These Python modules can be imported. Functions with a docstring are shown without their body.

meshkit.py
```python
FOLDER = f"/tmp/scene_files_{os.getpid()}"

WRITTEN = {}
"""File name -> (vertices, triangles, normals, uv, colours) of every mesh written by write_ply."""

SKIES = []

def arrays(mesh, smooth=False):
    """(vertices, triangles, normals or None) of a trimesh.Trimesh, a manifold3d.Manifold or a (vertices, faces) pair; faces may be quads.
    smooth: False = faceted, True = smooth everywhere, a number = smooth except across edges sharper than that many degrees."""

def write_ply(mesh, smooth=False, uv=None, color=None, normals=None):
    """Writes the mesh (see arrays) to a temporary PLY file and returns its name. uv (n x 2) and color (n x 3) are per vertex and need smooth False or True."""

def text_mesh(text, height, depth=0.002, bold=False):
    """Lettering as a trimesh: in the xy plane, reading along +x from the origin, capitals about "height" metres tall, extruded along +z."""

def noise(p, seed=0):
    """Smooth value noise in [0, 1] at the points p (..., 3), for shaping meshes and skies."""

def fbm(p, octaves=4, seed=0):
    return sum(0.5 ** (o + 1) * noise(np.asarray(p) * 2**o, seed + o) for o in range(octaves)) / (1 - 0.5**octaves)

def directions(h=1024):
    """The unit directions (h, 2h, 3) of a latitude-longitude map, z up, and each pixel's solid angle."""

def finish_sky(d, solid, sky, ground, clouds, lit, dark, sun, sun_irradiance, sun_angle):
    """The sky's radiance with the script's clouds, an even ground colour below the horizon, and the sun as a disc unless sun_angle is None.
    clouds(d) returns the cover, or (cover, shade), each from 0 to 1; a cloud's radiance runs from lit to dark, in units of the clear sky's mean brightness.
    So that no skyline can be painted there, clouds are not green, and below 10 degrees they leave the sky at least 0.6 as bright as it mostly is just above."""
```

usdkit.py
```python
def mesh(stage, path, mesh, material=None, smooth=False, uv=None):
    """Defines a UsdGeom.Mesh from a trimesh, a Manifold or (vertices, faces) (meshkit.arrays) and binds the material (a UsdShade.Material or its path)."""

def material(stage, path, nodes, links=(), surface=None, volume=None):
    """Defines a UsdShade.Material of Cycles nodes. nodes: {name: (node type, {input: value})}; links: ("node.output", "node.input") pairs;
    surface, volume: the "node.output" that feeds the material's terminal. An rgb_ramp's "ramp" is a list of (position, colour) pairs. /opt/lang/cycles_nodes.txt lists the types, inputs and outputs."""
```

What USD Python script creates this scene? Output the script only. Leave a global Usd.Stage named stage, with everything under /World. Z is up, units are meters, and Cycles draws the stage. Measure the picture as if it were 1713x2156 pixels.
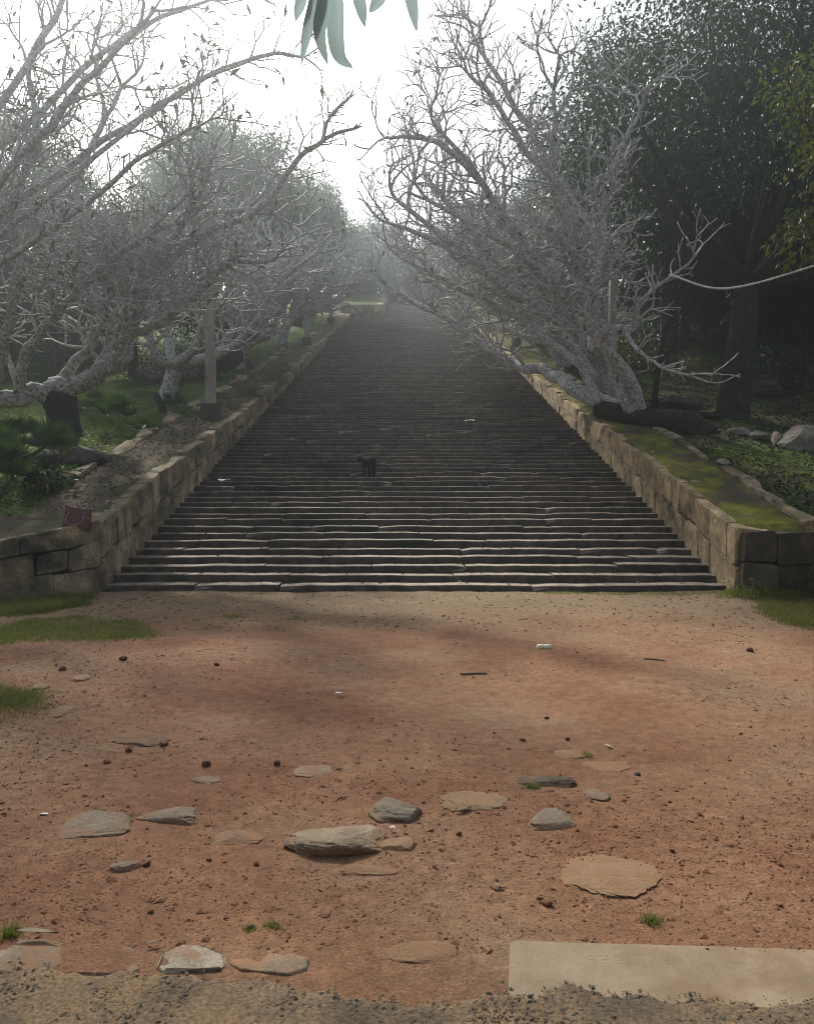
import math, random
import numpy as np
import trimesh
import usdkit, meshkit
from pxr import Usd, UsdGeom, UsdLux, UsdShade, Gf, Sdf

random.seed(7)
RNG = np.random.default_rng(7)
stage = Usd.Stage.CreateInMemory()
UsdGeom.SetStageUpAxis(stage, UsdGeom.Tokens.z)
UsdGeom.Xform.Define(stage, '/World')
UsdGeom.Scope.Define(stage, '/World/Looks')

# ------------------------------------------------------------------ camera, sky, sun
CAM_H, PITCH, FPX, CX, CY = 1.5, math.radians(2.03), 1717.0, 856.5, 1078.0   # eye height, tilt, focal length in units of a 1713-wide picture
cam = UsdGeom.Camera.Define(stage, '/World/camera')
cam.AddTranslateOp().Set((0, 0, CAM_H))
cam.AddRotateXOp().Set(90 - math.degrees(PITCH))
cam.CreateHorizontalApertureAttr(36.0)
cam.CreateFocalLengthAttr(36.0 * FPX / 1713.0)
cam.CreateClippingRangeAttr((0.05, 5000.0))
cam.CreateExposureAttr(1.52)

SUN_AZ, SUN_EL = math.radians(-21), math.radians(39)        # the sun stands ahead, a little to the left, above the frame
sd = np.array([math.sin(SUN_AZ) * math.cos(SUN_EL), math.cos(SUN_AZ) * math.cos(SUN_EL), math.sin(SUN_EL)])
sun = UsdLux.DistantLight.Define(stage, '/World/sun_light')
sun.CreateIntensityAttr(0.6); sun.CreateAngleAttr(2.5); sun.CreateNormalizeAttr(True); sun.CreateColorAttr((1.0, 0.93, 0.82))
sun.AddTransformOp().Set(Gf.Matrix4d(Gf.Rotation(Gf.Vec3d(0, 0, 1), Gf.Vec3d(*map(float, sd))), Gf.Vec3d(0)))
dome = UsdLux.DomeLight.Define(stage, '/World/sky')
sky_m = usdkit.material(stage, '/World/Looks/sky', {
    'sky': ('sky_texture', {'sky_type': 'single_scattering', 'sun_disc': False, 'sun_elevation': SUN_EL, 'sun_rotation': SUN_AZ, 'aerosol_density': 3.5, 'air_density': 1.0}),
    'tc': ('texture_coordinate', {}),
    'cl': ('noise_texture', {'scale': 2.2, 'detail': 5.0, 'roughness': 0.55}),
    'cr': ('map_range', {'from_min': 0.2, 'from_max': 0.75, 'to_min': 0.08, 'to_max': 0.42, 'clamp': True}),
    'bw': ('rgb_to_bw', {}),
    'mx': ('mix', {'mix_type': 'mix', 'color2': (7.5, 7.6, 7.8)}),
    'bg': ('background_shader', {'strength': 0.05})},
    [('tc.generated', 'cl.vector'), ('cl.fac', 'cr.value'), ('cr.result', 'mx.fac'), ('sky.color', 'mx.color1'), ('mx.color', 'bg.color')], surface='bg.background')
UsdShade.MaterialBindingAPI.Apply(dome.GetPrim()).Bind(sky_m)
for k, v in dict(label='pale white hazy sky above the stairway', kind='structure').items():
    dome.GetPrim().SetCustomDataByKey(k, v)

# ------------------------------------------------------------------ helpers
def ray(px, py):
    u, v = (px - CX) / FPX, (CY - py) / FPX
    d = np.array([u, math.cos(PITCH) + v * math.sin(PITCH), -math.sin(PITCH) + v * math.cos(PITCH)])
    return d
def P(px, py, depth):
    d = ray(px, py); return np.array([0, 0, CAM_H]) + d * (depth / d[1])
def G(px, py, z=0.0):
    d = ray(px, py); return np.array([0, 0, CAM_H]) + d * ((z - CAM_H) / d[2])

_used = {}
def path(name, parent='/World'):
    parent = str(parent)
    n = _used.get((parent, name), 0); _used[(parent, name)] = n + 1
    return f'{parent}/{name}' if n == 0 else f'{parent}/{name}_{n:03d}'
def tag(prim, label=None, cat=None, group=None, kind=None):
    p = prim.GetPrim() if hasattr(prim, 'GetPrim') else prim
    for k, v in (('label', label), ('category', cat), ('group', group), ('kind', kind)):
        if v: p.SetCustomDataByKey(k, v)
    return p
def thing(name, label, cat, loc=(0, 0, 0), rz=0.0, group=None, kind=None):
    x = UsdGeom.Xform.Define(stage, path(name))
    x.AddTranslateOp().Set(tuple(map(float, loc)))
    if rz: x.AddRotateZOp().Set(float(rz))
    tag(x, label, cat, group, kind); return x
def part(parent, name, mesh, mat, smooth=False, label=None, kind=None, rel=None):
    """mesh in world coordinates unless rel (the thing's location) is given, which is then subtracted"""
    pp = parent.GetPath() if hasattr(parent, 'GetPath') else parent
    if rel is not None:
        if isinstance(mesh, (tuple, list)): mesh = (np.asarray(mesh[0]) - np.asarray(rel), mesh[1])
        else: mesh = mesh.copy(); mesh.apply_translation(-np.asarray(rel, float))
    m = usdkit.mesh(stage, path(name, pp), mesh, mat, smooth)
    if label or kind: tag(m, label, None, None, kind)
    return m
def top(name, mesh, mat, label, cat=None, group=None, kind=None, smooth=False):
    m = usdkit.mesh(stage, path(name), mesh, mat, smooth); tag(m, label, cat, group, kind); return m
_copies = {}
def copy_of(src, name, label, loc, rz=0.0, sc=1.0, group=None):
    x = UsdGeom.Xform.Define(stage, path(name))
    x.GetPrim().GetReferences().AddInternalReference(src.GetPath())
    x.ClearXformOpOrder()
    for a in ('xformOp:translate', 'xformOp:rotateZ', 'xformOp:scale'):
        pass
    x.AddTransformOp().Set(Gf.Matrix4d().SetScale(Gf.Vec3d(sc, sc, sc)) * Gf.Matrix4d().SetRotate(Gf.Rotation(Gf.Vec3d(0, 0, 1), rz)) * Gf.Matrix4d().SetTranslate(Gf.Vec3d(*map(float, loc))))
    x.GetPrim().SetInstanceable(True); tag(x, label, src.GetPrim().GetCustomDataByKey('category'), group); return x

def noise1(x, seed=0, f=1.0):
    x = np.asarray(x, float) * f + seed * 17.31
    i = np.floor(x).astype(int); t = x - i; t = t * t * (3 - 2 * t)
    h = lambda k: np.modf(np.abs(np.sin(k * 127.1 + seed * 311.7) * 43758.5453))[0] * 2 - 1
    return h(i) * (1 - t) + h(i + 1) * t
def noise2(x, y, seed=0, octaves=4, f=1.0):
    x, y = np.asarray(x, float) * f, np.asarray(y, float) * f
    out, a, tot = 0, 1.0, 0
    for o in range(octaves):
        i, j = np.floor(x), np.floor(y); u, v = x - i, y - j
        u, v = u * u * (3 - 2 * u), v * v * (3 - 2 * v)
        h = lambda p, q: np.modf(np.abs(np.sin(p * 127.1 + q * 311.7 + (seed + o) * 74.7) * 43758.5453))[0] * 2 - 1
        out = out + a * ((h(i, j) * (1 - u) + h(i + 1, j) * u) * (1 - v) + (h(i, j + 1) * (1 - u) + h(i + 1, j + 1) * u) * v)
        tot += a; a *= 0.5; x, y = x * 2.03 + 5.1, y * 2.03 + 3.7
    return out / tot
def noise3(p, seed=0, octaves=3, f=1.0):
    p = np.asarray(p, float) * f
    return (noise2(p[:, 0] + p[:, 2] * 0.37, p[:, 1] - p[:, 2] * 0.21, seed, octaves) + noise2(p[:, 1] + 9.2, p[:, 2] + p[:, 0] * 0.31, seed + 9, octaves) + noise2(p[:, 2] - 3.3, p[:, 0] + p[:, 1] * 0.27, seed + 21, octaves)) / 2.0
def sstep(a, b, x):
    t = np.clip((np.asarray(x, float) - a) / (b - a), 0, 1); return t * t * (3 - 2 * t)
def grid_faces(nx, ny):
    a = (np.arange(ny - 1)[:, None] * nx + np.arange(nx - 1)[None]).ravel()
    return np.vstack([np.stack([a, a + 1, a + nx + 1], 1), np.stack([a, a + nx + 1, a + nx], 1)])
def cat_meshes(ms):
    vs, fs, n = [], [], 0
    for v, f in ms:
        vs.append(v); fs.append(np.asarray(f) + n); n += len(v)
    return np.vstack(vs), np.vstack(fs)
def unit(v):
    v = np.asarray(v, float); return v / np.maximum(np.linalg.norm(v, axis=-1, keepdims=True), 1e-9)
def tubes(pts, rad, sides=5, cap=False):
    """many tubes at once: pts (B,N,3), rad (B,N)"""
    pts, rad = np.asarray(pts, float), np.asarray(rad, float)
    B, N, _ = pts.shape
    t = np.empty_like(pts); t[:, 1:-1] = pts[:, 2:] - pts[:, :-2]; t[:, 0] = pts[:, 1] - pts[:, 0]; t[:, -1] = pts[:, -1] - pts[:, -2]
    t = unit(t)
    ref = np.where(np.abs(t[:, :1, 2:3]) < 0.9, np.array([0, 0, 1.0]), np.array([1.0, 0, 0]))
    ref = np.broadcast_to(ref, t.shape)
    a = unit(np.cross(t, ref))
    for i in range(1, N):                                            # transport the frame so that the tube does not twist
        b = a[:, i - 1] - t[:, i] * (a[:, i - 1] * t[:, i]).sum(-1, keepdims=True)
        a[:, i] = unit(b)
    b = np.cross(t, a)
    th = np.arange(sides) * 2 * np.pi / sides
    v = pts[:, :, None] + rad[:, :, None, None] * (a[:, :, None] * np.cos(th)[:, None] + b[:, :, None] * np.sin(th)[:, None])
    v = v.reshape(B, N * sides, 3)
    f = []
    for i in range(N - 1):
        for j in range(sides):
            p, q = i * sides + j, i * sides + (j + 1) % sides
            f += [[p, q, q + sides], [p, q + sides, p + sides]]
    for j in range(1, sides - 1):
        f.append([0, j + 1, j]); o = (N - 1) * sides; f.append([o, o + j, o + j + 1])
    f = np.array(f)
    F = (f[None] + (np.arange(B) * N * sides)[:, None, None]).reshape(-1, 3)
    return v.reshape(-1, 3), F
def spline(pts, n):
    """Catmull-Rom through rows (x,y,z,r)"""
    p = np.asarray(pts, float); p = np.vstack([2 * p[0] - p[1], p, 2 * p[-1] - p[-2]])
    out = []
    s = np.linspace(0, len(p) - 3 - 1e-6, n)
    for u in s:
        i = int(u); t = u - i; a, b, c, d = p[i:i + 4]
        out.append(0.5 * (2 * b + (c - a) * t + (2 * a - 5 * b + 4 * c - d) * t * t + (3 * b - a - 3 * c + d) * t ** 3))
    out = np.array(out); out[:, 3] = np.maximum(out[:, 3], 0.004); return out
def limb_mesh(sp, sides=12, bump=0.06, seed=0):
    v, f = tubes(sp[None, :, :3], sp[None, :, 3], sides)
    c = np.repeat(sp[:, :3], sides, 0); r = np.repeat(sp[:, 3], sides)
    n = (v - c) / r[:, None]
    v = v + n * (r * (bump * 1.0 * noise3(v, seed, 3, 5.0)) + np.minimum(r, .1) * bump * 1.3 * noise3(v, seed + 5, 3, 18.0))[:, None]
    return v, f
def block(corners, seed=0, cham=0.02, jit=0.008, sub=0, rough=0.0):
    """a hewn stone: eight corners (bottom 4, top 4), edges broken, faces a little uneven"""
    rg = np.random.default_rng(seed)
    c = np.asarray(corners, float) + rg.normal(0, jit, (8, 3))
    m = c.mean(0); pts = []
    for k in range(8):
        base = 4 * (k // 4); i = k - base
        for nb in (base + (i + 1) % 4, base + (i - 1) % 4, (k + 4) % 8):
            d = c[nb] - c[k]; L = np.linalg.norm(d)
            pts.append(c[k] + d / L * min(cham * rg.uniform(0.6, 1.8), L * 0.3))
    h = trimesh.convex.convex_hull(np.array(pts))
    v, f = np.array(h.vertices), np.array(h.faces)
    for _ in range(sub): v, f = trimesh.remesh.subdivide(v, f)
    if rough:
        mm = trimesh.Trimesh(v, f, process=False); v = v + mm.vertex_normals * (rough * noise3(v + seed * 3.1, seed % 50, 3, 5.0))[:, None]
    return v, f
def rock(center, size, seed=0, sub=3, rough=0.22, cuts=5, rz=0.0, sink=0.35):
    """a worn stone, half sunk: size = half extents"""
    rg = np.random.default_rng(seed)
    ico = trimesh.creation.icosphere(sub); v = np.array(ico.vertices)
    v = np.sign(v) * np.abs(v) ** 0.8
    rid = 1 - np.abs(noise3(v, seed + 11, 4, 2.6))
    v0 = v.copy()
    v *= (1 + rough * noise3(v, seed, 3, 1.4) + 0.25 * rough * noise3(v, seed + 3, 3, 5.0))[:, None]
    for _ in range(cuts):
        n = unit(rg.normal(size=3) + [0, 0, 0.5]); d = rg.uniform(0.55, 0.85)
        e = v @ n - d; v = v - np.where(e > 0, e * 0.85, 0)[:, None] * n
    if sub > 3: v = v * (1 + .06 * rough / .3 * noise3(v0, seed + 31, 4, 7.0) - .04 * np.clip(rid - .86, 0, 1) / .14)[:, None]
    v *= np.asarray(size, float)
    c, s = math.cos(rz), math.sin(rz); v = v @ np.array([[c, s, 0], [-s, c, 0], [0, 0, 1]])
    return v + np.asarray(center, float) + [0, 0, size[2] * (1 - 2 * sink)], np.array(ico.faces)
def leaf_cards(pos, d, up, L, W, bend=0.25):
    """leaves of six triangles' worth less two: a pointed blade folded along the midrib; pos, d (along the leaf), up: (n,3)"""
    n = len(pos); d = unit(d); s = unit(np.cross(d, up)); u = np.cross(s, d)
    L, W = np.broadcast_to(L, n)[:, None], np.broadcast_to(W, n)[:, None]
    a = pos; m = pos + d * L * 0.5 - u * L * bend * 0.25; t = pos + d * L - u * L * bend
    l = m + s * W * 0.5 + u * W * 0.12; r = m - s * W * 0.5 + u * W * 0.12
    v = np.stack([a, l, t, r], 1).reshape(-1, 3)
    k = np.arange(n)[:, None] * 4
    return v, np.vstack([k + [0, 1, 2], k + [0, 2, 3]])

# ------------------------------------------------------------------ materials
def mat(name, nodes, links, surface='p.BSDF', volume=None):
    return usdkit.material(stage, f'/World/Looks/{name}', nodes, links, surface, volume)
def mottled(name, stops, scale=4.0, detail=6, rough=0.85, fine=(60.0, 0.35, 0.01), rand=0.0, spec=0.3, second=None, dist=0.0):
    """colour from layered noise in world space, a fine grain multiplied in, a bump; rand: how far each piece differs in value"""
    n = {'g': ('geometry', {}), 'n1': ('noise_texture', {'scale': scale, 'detail': float(detail), 'roughness': 0.62, 'distortion': dist}), 'r': ('rgb_ramp', {'ramp': stops}),
         'n2': ('noise_texture', {'scale': fine[0], 'detail': 4.0, 'roughness': 0.7}), 'mr': ('map_range', {'from_min': 0.3, 'from_max': 0.7, 'to_min': 1 - fine[1], 'to_max': 1 + fine[1]}),
         'mu': ('mix', {'mix_type': 'multiply', 'fac': 1.0}), 'b': ('bump', {'strength': 0.6, 'distance': fine[2]}),
         'p': ('principled_bsdf', {'roughness': rough, 'specular_ior_level': spec})}
    l = [('g.position', 'n1.vector'), ('g.position', 'n2.vector'), ('n1.fac', 'r.fac'), ('n2.fac', 'mr.value'), ('r.color', 'mu.color1'), ('mr.result', 'mu.color2'), ('n2.fac', 'b.height'), ('b.normal', 'p.normal')]
    last = 'mu.color'
    if second:      # (colour, scale, lo, hi): patches of a second colour
        n |= {'n3': ('noise_texture', {'scale': second[1], 'detail': 5.0, 'roughness': 0.65}), 'm3': ('map_range', {'from_min': second[2], 'from_max': second[3], 'to_min': 0.0, 'to_max': 1.0, 'clamp': True}), 'x3': ('mix', {'mix_type': 'mix', 'color2': second[0]})}
        l += [('g.position', 'n3.vector'), ('n3.fac', 'm3.value'), ('m3.result', 'x3.fac'), (last, 'x3.color1')]; last = 'x3.color'
    if rand:
        n |= {'o': ('object_info', {}), 'mo': ('map_range', {'to_min': 1 - rand, 'to_max': 1 + rand}), 'xo': ('mix', {'mix_type': 'multiply', 'fac': 1.0})}
        l += [('o.random', 'mo.value'), (last, 'xo.color1'), ('mo.result', 'xo.color2')]; last = 'xo.color'
    l.append((last, 'p.base_color'))
    return mat(name, n, l)
def island(name, stops, rough=0.8, spec=0.3, trans=None, wob=0.0):
    """each loose piece of the mesh its own colour out of a ramp; trans = (weight, colour tint) lets light through (leaves)"""
    n = {'g': ('geometry', {}), 'r': ('rgb_ramp', {'ramp': stops}), 'p': ('principled_bsdf', {'roughness': rough, 'specular_ior_level': spec})}
    l = [('g.random_per_island', 'r.fac'), ('r.color', 'p.base_color')]
    if trans:
        n |= {'tm': ('mix', {'mix_type': 'multiply', 'fac': 1.0, 'color2': trans[1]}), 't': ('translucent_bsdf', {}), 'mc': ('mix_closure', {'fac': trans[0]})}
        l += [('r.color', 'tm.color1'), ('tm.color', 't.color'), ('p.BSDF', 'mc.closure1'), ('t.BSDF', 'mc.closure2')]
        return mat(name, n, l, 'mc.closure')
    return mat(name, n, l)
def plain(name, col, rough=0.6, spec=0.4, grain=0.15, scale=40.0):
    return mottled(name, [(0.3, tuple(c * 0.85 for c in col)), (0.7, tuple(c * 1.12 for c in col))], scale / 8, 4, rough, (scale, grain, 0.002), 0, spec)

M = {}
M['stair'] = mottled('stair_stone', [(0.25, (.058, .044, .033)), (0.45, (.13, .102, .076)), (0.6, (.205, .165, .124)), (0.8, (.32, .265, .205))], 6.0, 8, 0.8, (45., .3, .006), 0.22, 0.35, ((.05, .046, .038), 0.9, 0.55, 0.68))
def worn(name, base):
    """the same stone, shade painted in by face direction: upright faces darkened, trodden tops lightened"""
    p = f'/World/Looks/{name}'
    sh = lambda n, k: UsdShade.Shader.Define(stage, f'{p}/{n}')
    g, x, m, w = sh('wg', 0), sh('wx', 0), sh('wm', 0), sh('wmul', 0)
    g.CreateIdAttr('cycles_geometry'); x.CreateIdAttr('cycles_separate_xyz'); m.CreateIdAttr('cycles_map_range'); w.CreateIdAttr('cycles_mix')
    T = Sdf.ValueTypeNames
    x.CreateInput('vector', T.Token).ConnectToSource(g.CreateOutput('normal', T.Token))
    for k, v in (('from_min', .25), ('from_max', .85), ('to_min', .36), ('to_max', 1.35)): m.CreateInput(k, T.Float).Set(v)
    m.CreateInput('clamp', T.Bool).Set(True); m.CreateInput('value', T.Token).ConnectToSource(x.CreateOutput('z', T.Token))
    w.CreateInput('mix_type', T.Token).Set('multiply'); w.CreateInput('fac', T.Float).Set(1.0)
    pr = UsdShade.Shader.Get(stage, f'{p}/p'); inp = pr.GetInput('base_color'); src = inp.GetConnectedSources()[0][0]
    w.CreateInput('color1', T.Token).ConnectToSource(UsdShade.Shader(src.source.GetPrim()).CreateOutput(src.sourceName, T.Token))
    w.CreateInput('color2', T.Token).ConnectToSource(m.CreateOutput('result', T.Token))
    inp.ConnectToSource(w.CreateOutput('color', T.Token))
worn('stair_stone', M['stair'])  # riser shade goes into the stair stone colour here
M['block_shade'] = mottled('painted_shade_wall_stone', [(0.25, (.025, .022, .016)), (0.5, (.06, .05, .034)), (0.75, (.11, .09, .06))], 2.4, 8, 0.9, (30., .35, .01), 0.2, 0.2)  # wall stone darkened: shade of the end face put into its colour
M['wall_left'] = mottled('weathered_wall_stone', [(0.25, (.06, .048, .03)), (0.46, (.185, .145, .088)), (0.7, (.38, .29, .175))], 3.4, 8, 0.88, (30., .35, .01), 0.25, 0.25, ((.05, .05, .038), 1.3, 0.5, 0.66))
M['wall_right'] = mottled('ochre_wall_stone', [(0.25, (.09, .07, .042)), (0.47, (.26, .195, .115)), (0.72, (.45, .345, .21))], 3.6, 8, 0.88, (30., .35, .01), 0.2, 0.25, ((.07, .06, .045), 1.6, 0.54, 0.68))
M['joint'] = mottled('joint_earth', [(0.3, (.03, .025, .02)), (0.7, (.07, .055, .04))], 6.0)
M['ledge'] = mottled('ledge_earth', [(0.25, (.05, .042, .028)), (0.5, (.105, .085, .055)), (0.75, (.17, .135, .09))], 1.4, 9, 0.95, (26., .45, .015), 0, 0.1, ((.055, .07, .022), 0.8, 0.5, 0.66))
M['moss'] = mottled('moss', [(0.25, (.05, .05, .022)), (0.45, (.115, .115, .028)), (0.7, (.22, .21, .04))], 2.6, 9, 0.98, (55., .5, .02), 0, 0.05, ((.085, .07, .05), 1.5, 0.47, 0.58))
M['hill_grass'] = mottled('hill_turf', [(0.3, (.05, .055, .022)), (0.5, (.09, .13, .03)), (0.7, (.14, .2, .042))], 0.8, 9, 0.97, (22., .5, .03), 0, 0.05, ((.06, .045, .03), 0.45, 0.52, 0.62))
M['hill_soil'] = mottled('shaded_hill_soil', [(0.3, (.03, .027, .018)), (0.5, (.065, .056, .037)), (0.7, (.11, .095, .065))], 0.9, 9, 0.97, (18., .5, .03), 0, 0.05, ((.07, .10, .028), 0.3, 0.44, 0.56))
M['concrete'] = mottled('kerb_concrete', [(0.3, (.18, .138, .09)), (0.5, (.245, .188, .126)), (0.7, (.30, .236, .165))], 3.5, 8, 0.9, (120., .14, .002), 0, 0.2, ((.17, .11, .062), 3.1, 0.5, 0.72))
M['post'] = mottled('post_concrete', [(0.3, (.2, .185, .16)), (0.7, (.36, .34, .3))], 3.0, 7, 0.88, (70., .2, .004), 0, 0.2)
M['post_dark'] = mottled('stained_concrete', [(0.3, (.04, .037, .03)), (0.7, (.1, .09, .075))], 4.0, 7, 0.9)
M['rock_grey'] = mottled('grey_rock', [(0.25, (.10, .088, .07)), (0.5, (.19, .17, .14)), (0.75, (.29, .26, .215))], 7.0, 9, 0.85, (80., .3, .006), 0.12, 0.25)
M['rock_tan'] = mottled('tan_rock', [(0.25, (.20, .14, .085)), (0.5, (.30, .215, .135)), (0.75, (.38, .285, .19))], 6.0, 9, 0.88, (80., .25, .005), 0.08, 0.2)
M['rock_pale'] = mottled('pale_rock', [(0.2, (.15, .125, .09)), (0.5, (.34, .28, .205)), (0.75, (.5, .42, .32))], 7.0, 9, 0.85, (80., .25, .006), 0.08, 0.25)
M['rock_dark'] = mottled('dark_rock', [(0.25, (.03, .028, .024)), (0.5, (.07, .064, .052)), (0.75, (.13, .12, .1))], 5.0, 9, 0.85, (60., .35, .008), 0.2, 0.25)
def dusty(name, stops, scale=7.0, lo=-0.006, hi=0.03, fine=80.):
    n = {'g': ('geometry', {}), 'sx': ('separate_xyz', {}), 'n1': ('noise_texture', {'scale': scale, 'detail': 9.0, 'roughness': 0.65, 'distortion': 0.6}), 'r': ('rgb_ramp', {'ramp': stops}),
         'n2': ('noise_texture', {'scale': fine, 'detail': 5.0, 'roughness': 0.7}), 'mr': ('map_range', {'from_min': 0.3, 'from_max': 0.7, 'to_min': 0.68, 'to_max': 1.3}), 'mu': ('mix', {'mix_type': 'multiply', 'fac': 1.0}),
         'nd': ('noise_texture', {'scale': 11.0, 'detail': 6.0, 'roughness': 0.7}), 'ma': ('math', {'math_type': 'multiply_add', 'value2': -0.09}), 'ml': ('map_range', {'from_min': lo - .045, 'from_max': hi - .045, 'to_min': 1.0, 'to_max': 0.1, 'clamp': True}),
         'xd': ('mix', {'mix_type': 'mix', 'color2': (.24, .135, .074)}), 'b': ('bump', {'strength': 0.9, 'distance': 0.008}), 'p': ('principled_bsdf', {'roughness': 0.92, 'specular_ior_level': 0.15})}
    return mat(name, n, [('g.position', 'sx.vector'), ('g.position', 'n1.vector'), ('g.position', 'n2.vector'), ('g.position', 'nd.vector'), ('n1.fac', 'r.fac'), ('n2.fac', 'mr.value'), ('r.color', 'mu.color1'), ('mr.result', 'mu.color2'),
        ('nd.fac', 'ma.value1'), ('sx.z', 'ma.value3'), ('ma.value', 'ml.value'), ('ml.result', 'xd.fac'), ('mu.color', 'xd.color1'), ('xd.color', 'p.base_color'), ('n2.fac', 'b.height'), ('b.normal', 'p.normal')])
M['dust_grey'] = dusty('dusty_grey_stone', [(0.25, (.11, .095, .075)), (0.5, (.19, .165, .13)), (0.75, (.27, .235, .185))])
M['dust_tan'] = dusty('dusty_tan_stone', [(0.25, (.17, .12, .075)), (0.5, (.235, .17, .11)), (0.75, (.29, .22, .15))])
M['dust_pale'] = dusty('dusty_pale_stone', [(0.2, (.12, .1, .075)), (0.5, (.26, .21, .15)), (0.75, (.38, .31, .23))])
M['dust_dark'] = dusty('dusty_dark_stone', [(0.25, (.04, .037, .03)), (0.5, (.085, .075, .06)), (0.75, (.15, .13, .105))])
M['kerb_old'] = mottled('old_kerb_stone', [(0.28, (.10, .08, .058)), (0.5, (.18, .145, .105)), (0.72, (.27, .22, .165))], 8.0, 9, 0.92, (90., .4, .008), 0, 0.15, ((.23, .135, .078), 4.5, 0.46, 0.6))
M['kerb_pale'] = mottled('old_pale_kerb_stone', [(0.28, (.16, .135, .10)), (0.5, (.27, .23, .175)), (0.72, (.38, .33, .26))], 8.0, 9, 0.92, (90., .4, .008), 0, 0.15, ((.24, .14, .08), 5.0, 0.54, 0.66))
M['clod'] = mottled('red_clod', [(0.3, (.08, .037, .02)), (0.7, (.19, .092, .05))], 30.0, 5, 0.9, (200., .3, .002), 0.3, 0.15)
M['bark_pale'] = mottled('pale_lichen_bark', [(0.25, (.05, .048, .044)), (0.39, (.17, .165, .155)), (0.52, (.36, .355, .34)), (0.72, (.6, .59, .57))], 17.0, 9, 0.9, (38., .3, .012), 0.06, 0.2)
M['twig'] = mottled('pale_twig_bark', [(0.3, (.15, .15, .142)), (0.48, (.34, .34, .325)), (0.72, (.57, .57, .55))], 12.0, 6, 0.75, (60., .2, .004), 0.06, 0.35)
M['bark_dark'] = mottled('dark_bark', [(0.3, (.014, .012, .009)), (0.55, (.035, .03, .023)), (0.75, (.07, .062, .05))], 7.0, 8, 0.92, (30., .4, .02), 0, 0.15)
M['stump'] = mottled('black_stump_bark', [(0.3, (.012, .011, .011)), (0.6, (.035, .032, .03)), (0.8, (.075, .07, .066))], 11.0, 8, 0.85, (45., .4, .02), 0, 0.3)
M['leaf_dark'] = island('dark_leaf', [(0, (.018, .034, .016)), (0.5, (.04, .068, .03)), (0.85, (.065, .1, .042)), (1, (.11, .145, .06))], 0.42, 0.5, (0.25, (1.3, 1.6, .7)))
M['leaf_mid'] = island('mid_leaf', [(0, (.022, .042, .016)), (0.6, (.05, .082, .03)), (1, (.09, .12, .04))], 0.5, 0.45, (0.32, (1.4, 1.6, .7)))
M['leaf_yellow'] = island('yellow_green_leaf', [(0, (.07, .09, .022)), (0.6, (.16, .18, .04)), (1, (.3, .28, .08))], 0.5, 0.4, (0.4, (1.3, 1.3, .6)))
M['leaf_frangipani'] = island('frangipani_leaf', [(0, (.05, .06, .035)), (0.7, (.10, .115, .06)), (0.93, (.16, .165, .09)), (1, (.45, .36, .05))], 0.3, 0.6, (0.3, (1.2, 1.3, .7)))
M['leaf_near'] = island('hanging_leaf', [(0, (.32, .36, .36)), (1, (.38, .42, .42))], 0.35, 0.55, (0.85, (1.5, 1.55, 1.55)))  # lens glare put into the leaf colour as a pale grey
M['grass'] = island('grass_blade', [(0, (.13, .15, .05)), (0.6, (.22, .235, .085)), (1, (.40, .36, .18))], 0.6, 0.25, (0.5, (1.3, 1.4, .6)))
M['grass_dry'] = island('sunny_grass_blade', [(0, (.13, .135, .04)), (0.6, (.25, .235, .07)), (1, (.42, .36, .16))], 0.6, 0.25, (0.5, (1.2, 1.2, .6)))
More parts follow.
